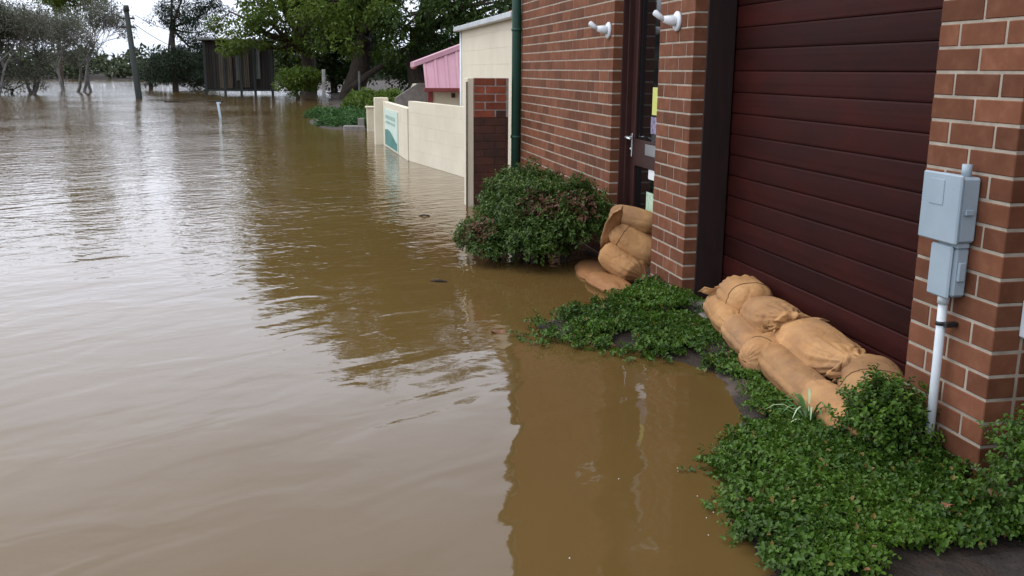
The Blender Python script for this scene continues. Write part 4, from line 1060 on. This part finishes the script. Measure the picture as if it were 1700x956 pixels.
    if neck and tie:
        mt_ = MB(); zc = up_neck*.65*.65/.42-sag
        ring = [Mx @ Vector((L*.5-.003+.003*math.sin(a), math.cos(a)*(r0y+.005), math.sin(a)*(r0z*.92+.003)+zc)) for a in np.linspace(0, 2*math.pi, 18)]
        mt_.tube(ring, .004, 5); mt_.build('tie', M['string'], e_)
    return e_
def rot(z=0, y=0, x=0): return Matrix.Rotation(R(z), 4, 'Z') @ Matrix.Rotation(R(y), 4, 'Y') @ Matrix.Rotation(R(x), 4, 'X')
G2 = 'sandbags at the glazed door'
# bottom row along the roller door (far to near)
sandbag('farthest front sandbag of the low row, curving up to the middle brick pillar', (-5.00, .025, .12), .70, .17, .17, rot(-15, -2), 1, neck=False, pw=4.5)
sandbag('second front sandbag from the middle pillar, round and short', (-4.52, -.065, .11), .56, .175, .17, rot(-8, 2), 2, neck=False, pw=5)
sandbag('small folded sandbag end wedged between the second and fourth front bags', (-4.22, -.10, .115), .27, .20, .20, rot(-70, 8), 3, neck=False, pw=3.5, seam_at=(.1,))
sandbag('long smooth front sandbag in the middle of the low row', (-3.88, -.125, .110), .72, .17, .17, rot(-5, 3), 4, neck=False, pw=5)
sandbag('nearest front sandbag of the low row, its end touching the green plants', (-3.38, -.160, .095), .60, .17, .165, rot(-4, 3), 5, neck=False, pw=4.5)
# upper row
sandbag('upper sandbag beside the middle brick pillar, its tied neck at the pillar', (-4.95, .125, .220), .42, .27, .225, rot(176, -2), 6, flare=.07, neck_len=.08, pw=3.8, seam_at=(-.35,))
sandbag('rounded upper sandbag with ruffled open neck, second from the pillar', (-4.54, .090, .210), .50, .28, .20, rot(-8, -1), 7, flare=.055, neck_len=.085, up_neck=.055, pw=3.1, nk=.40, tie=False)
sandbag('largest upper sandbag with bunched neck in front of the roller door', (-4.00, .065, .200), .70, .29, .195, rot(-6, 1), 8, flare=.052, neck_len=.08, up_neck=.04, pw=3.5, nk=.40, tie=False)
sandbag('nearest upper sandbag pressed against the near brick pillar, neck drooping forward', (-3.47, .030, .175), .54, .28, .20, rot(-22, 6), 9, flare=.045, neck_len=.07, pw=3.8, seam_at=(.05,))
# doorway pile
sandbag('flat wet orange sandbag lying in the water, the one nearest the shrub', (-6.86, -.22, .005), .66, .24, .10, rot(-14), 10, neck=False, group=G2)
sandbag('flat wet orange sandbag in the water beside the green ground cover', (-6.32, -.25, .020), .60, .24, .11, rot(4), 11, neck=False, group=G2)
sandbag('lowest stacked sandbag before the glazed door, end gathered toward the pillar', (-6.48, -.09, .135), .38, .32, .21, rot(40, 28), 12, flare=.05, neck_len=.06, pw=3.4, group=G2)
sandbag('pale middle sandbag of the doorway pile, leaning on the brick pillar', (-6.55, .015, .270), .42, .36, .22, rot(66, 30), 13, neck=False, pw=3.2, group=G2, seam_at=(-.5,))
tb_ = sandbag('topmost sandbag of the doorway pile with its open flap standing up', (-6.62, .02, .425), .38, .32, .18, rot(70, 10), 14, neck=False, pw=3.2, group=G2)
mb = MB(); fp = [aty(x, y, -.20) for x, y in ((1003, 412), (1008, 392), (1016, 368), (1024, 350), (1030, 344))]; vs = []
for i, q in enumerate(fp):
    w_ = (.030, .045, .050, .034, .006)[i]
    for k in range(9):
        t = k/8-.5; vs.append((q[0]-.10*abs(t)*(1-i*.1), q[1]+w_*2.2*t+.02, q[2]+.012*math.cos(t*6)-.02*abs(t)))
n0 = len(vs); vs += [(x-.014, y, z) for (x, y, z) in vs]
fs = [(i*9+k, i*9+k+1, (i+1)*9+k+1, (i+1)*9+k) for i in range(4) for k in range(8)]
mb.add(vs, fs+[tuple(n0+q for q in f_[::-1]) for f_ in fs]+[(i*9, (i+1)*9, n0+(i+1)*9, n0+i*9) for i in range(4)]+[(i*9+8, n0+i*9+8, n0+(i+1)*9+8, (i+1)*9+8) for i in range(4)]+[(36+k, 37+k, n0+37+k, n0+36+k) for k in range(8)]+[(k, n0+k, n0+k+1, k+1) for k in range(8)], 0, .5, True)
mb.build('flap', M['burlap'], tb_, fix=True)

# ------------------------------------------------------------------ small litter
def flat_leaf(px, py, z, size, name, label, m, seed=0, rz=0):
    p = atz(px, py, z); mb_ = MB(); n_ = 12; vs = [Vector((p[0], p[1], z+.012))]
    for i in range(n_):
        a = 2*math.pi*i/n_; r_ = size*(.62+.38*abs(math.cos(a)))*(1+.12*math.sin(3*a+seed)); q = Vector((math.cos(a)*r_, math.sin(a)*r_*.6, .006+.010*math.sin(2*a+seed)))
        vs.append(Vector((p[0], p[1], z))+Matrix.Rotation(rz, 3, 'Z') @ q)
    mb_.add(vs, [(0, 1+i, 1+(i+1) % n_) for i in range(n_)], 0, .5, True)
    o_ = mb_.build(name, m); tag(o_, label, 'leaf', 'fallen leaves'); return o_
flat_leaf(826, 552, 0, .045, 'fallen_leaf', 'orange brown leaf floating at the tip of the ground cover', M['dead_leaf'], 1, 1.5)
flat_leaf(1655, 822, .16, .030, 'fallen_leaf', 'reddish dead leaf lying on the plants at the right edge', M['dead_leaf'], 2, .6)
flat_leaf(1572, 842, .13, .022, 'fallen_leaf', 'pinkish brown dead leaf on the plants below the pillar', M['dead_leaf'], 3, 1.2)
# muddy sheet edge and sticks half under water before the front bags
mb = MB(); A0 = [atz(x, y, .01) for x, y in ((1168, 598), (1200, 640), (1250, 690), (1290, 722))]; B0 = [atz(x, y, .02) for x, y in ((1196, 600), (1246, 640), (1300, 680), (1335, 716))]
nu_, nv_ = 24, 8; vs = []
for i in range(nu_+1):
    t = i/nu_*3; k = min(2, int(t)); f_ = t-k; pa = A0[k]*(1-f_)+A0[k+1]*f_; pb = B0[k]*(1-f_)+B0[k+1]*f_
    for j in range(nv_+1):
        q = pa+(pb-pa)*j/nv_; e_ = .02*noise.noise(Vector((q[0]*9, q[1]*9, 0))); vs.append((q[0]+e_, q[1]+e_, -.004+.030*j/nv_+.022*noise.noise(Vector((q[0]*16, q[1]*16, 4)))))
mb.add(vs, [(i*(nv_+1)+j, (i+1)*(nv_+1)+j, (i+1)*(nv_+1)+j+1, i*(nv_+1)+j+1) for i in range(nu_) for j in range(nv_)], 0, .5, True); o = mb.build('muddy_cloth', M['mud_sheet']); tag(o, 'muddy brown cloth half sunk at the waterline below the front sandbags', 'cloth')
mb = MB(); a = atz(1276, 800, .02); b = atz(1284, 850, .09); mb.tube([tuple(a), tuple((a+b)/2+np.array([.01,0,.02])), tuple(b)], [.003, .0045, .003], 6); mb.tube([tuple((a+b)/2+np.array([.01,0,.02])), tuple(atz(1300, 838, .03))], [.003, .002], 6)
o = mb.build('stick', M['twig']); tag(o, 'small pale forked stick poking from the creeping plants', 'stick')
for i_, (x_, y_, lb_) in enumerate(((704, 352, 'tiny dark twig floating before the cream wall reflection'), (727, 461, 'tiny dark twig floating left of the shrub'), (672, 205, 'tiny dark twig floating near the printed wall sign'))):
    p = atz(x_, y_+6, .004); mb = MB(); mb.tube([(p[0]-.03, p[1]-.05, .002), (p[0], p[1], .012), (p[0]+.02, p[1]+.06, .004)], [.006, .010, .005], 6)
    if i_ < 2: o = mb.build('floating_twig', M['bark']); tag(o, lb_, 'twig', 'floating twigs')
# foam flecks
mb = MB()
for (x, y) in [(1122,775),(1128,782),(1160,823),(1182,850),(1025,795),(1172,862),(948,925),(1178,886)]:
    p = atz(x+random.uniform(-3, 3), y+random.uniform(-3, 3), 0); r_ = random.uniform(.0018, .0034)
    mb.tube([(p[0], p[1], 0.0), (p[0], p[1], r_*.6), (p[0], p[1], r_)], [r_, r_*.8, r_*.2], 8)
o = mb.build('foam_flecks', M['white']); tag(o, 'scattered tiny white foam bubbles on the brown water', 'foam', kind='stuff')
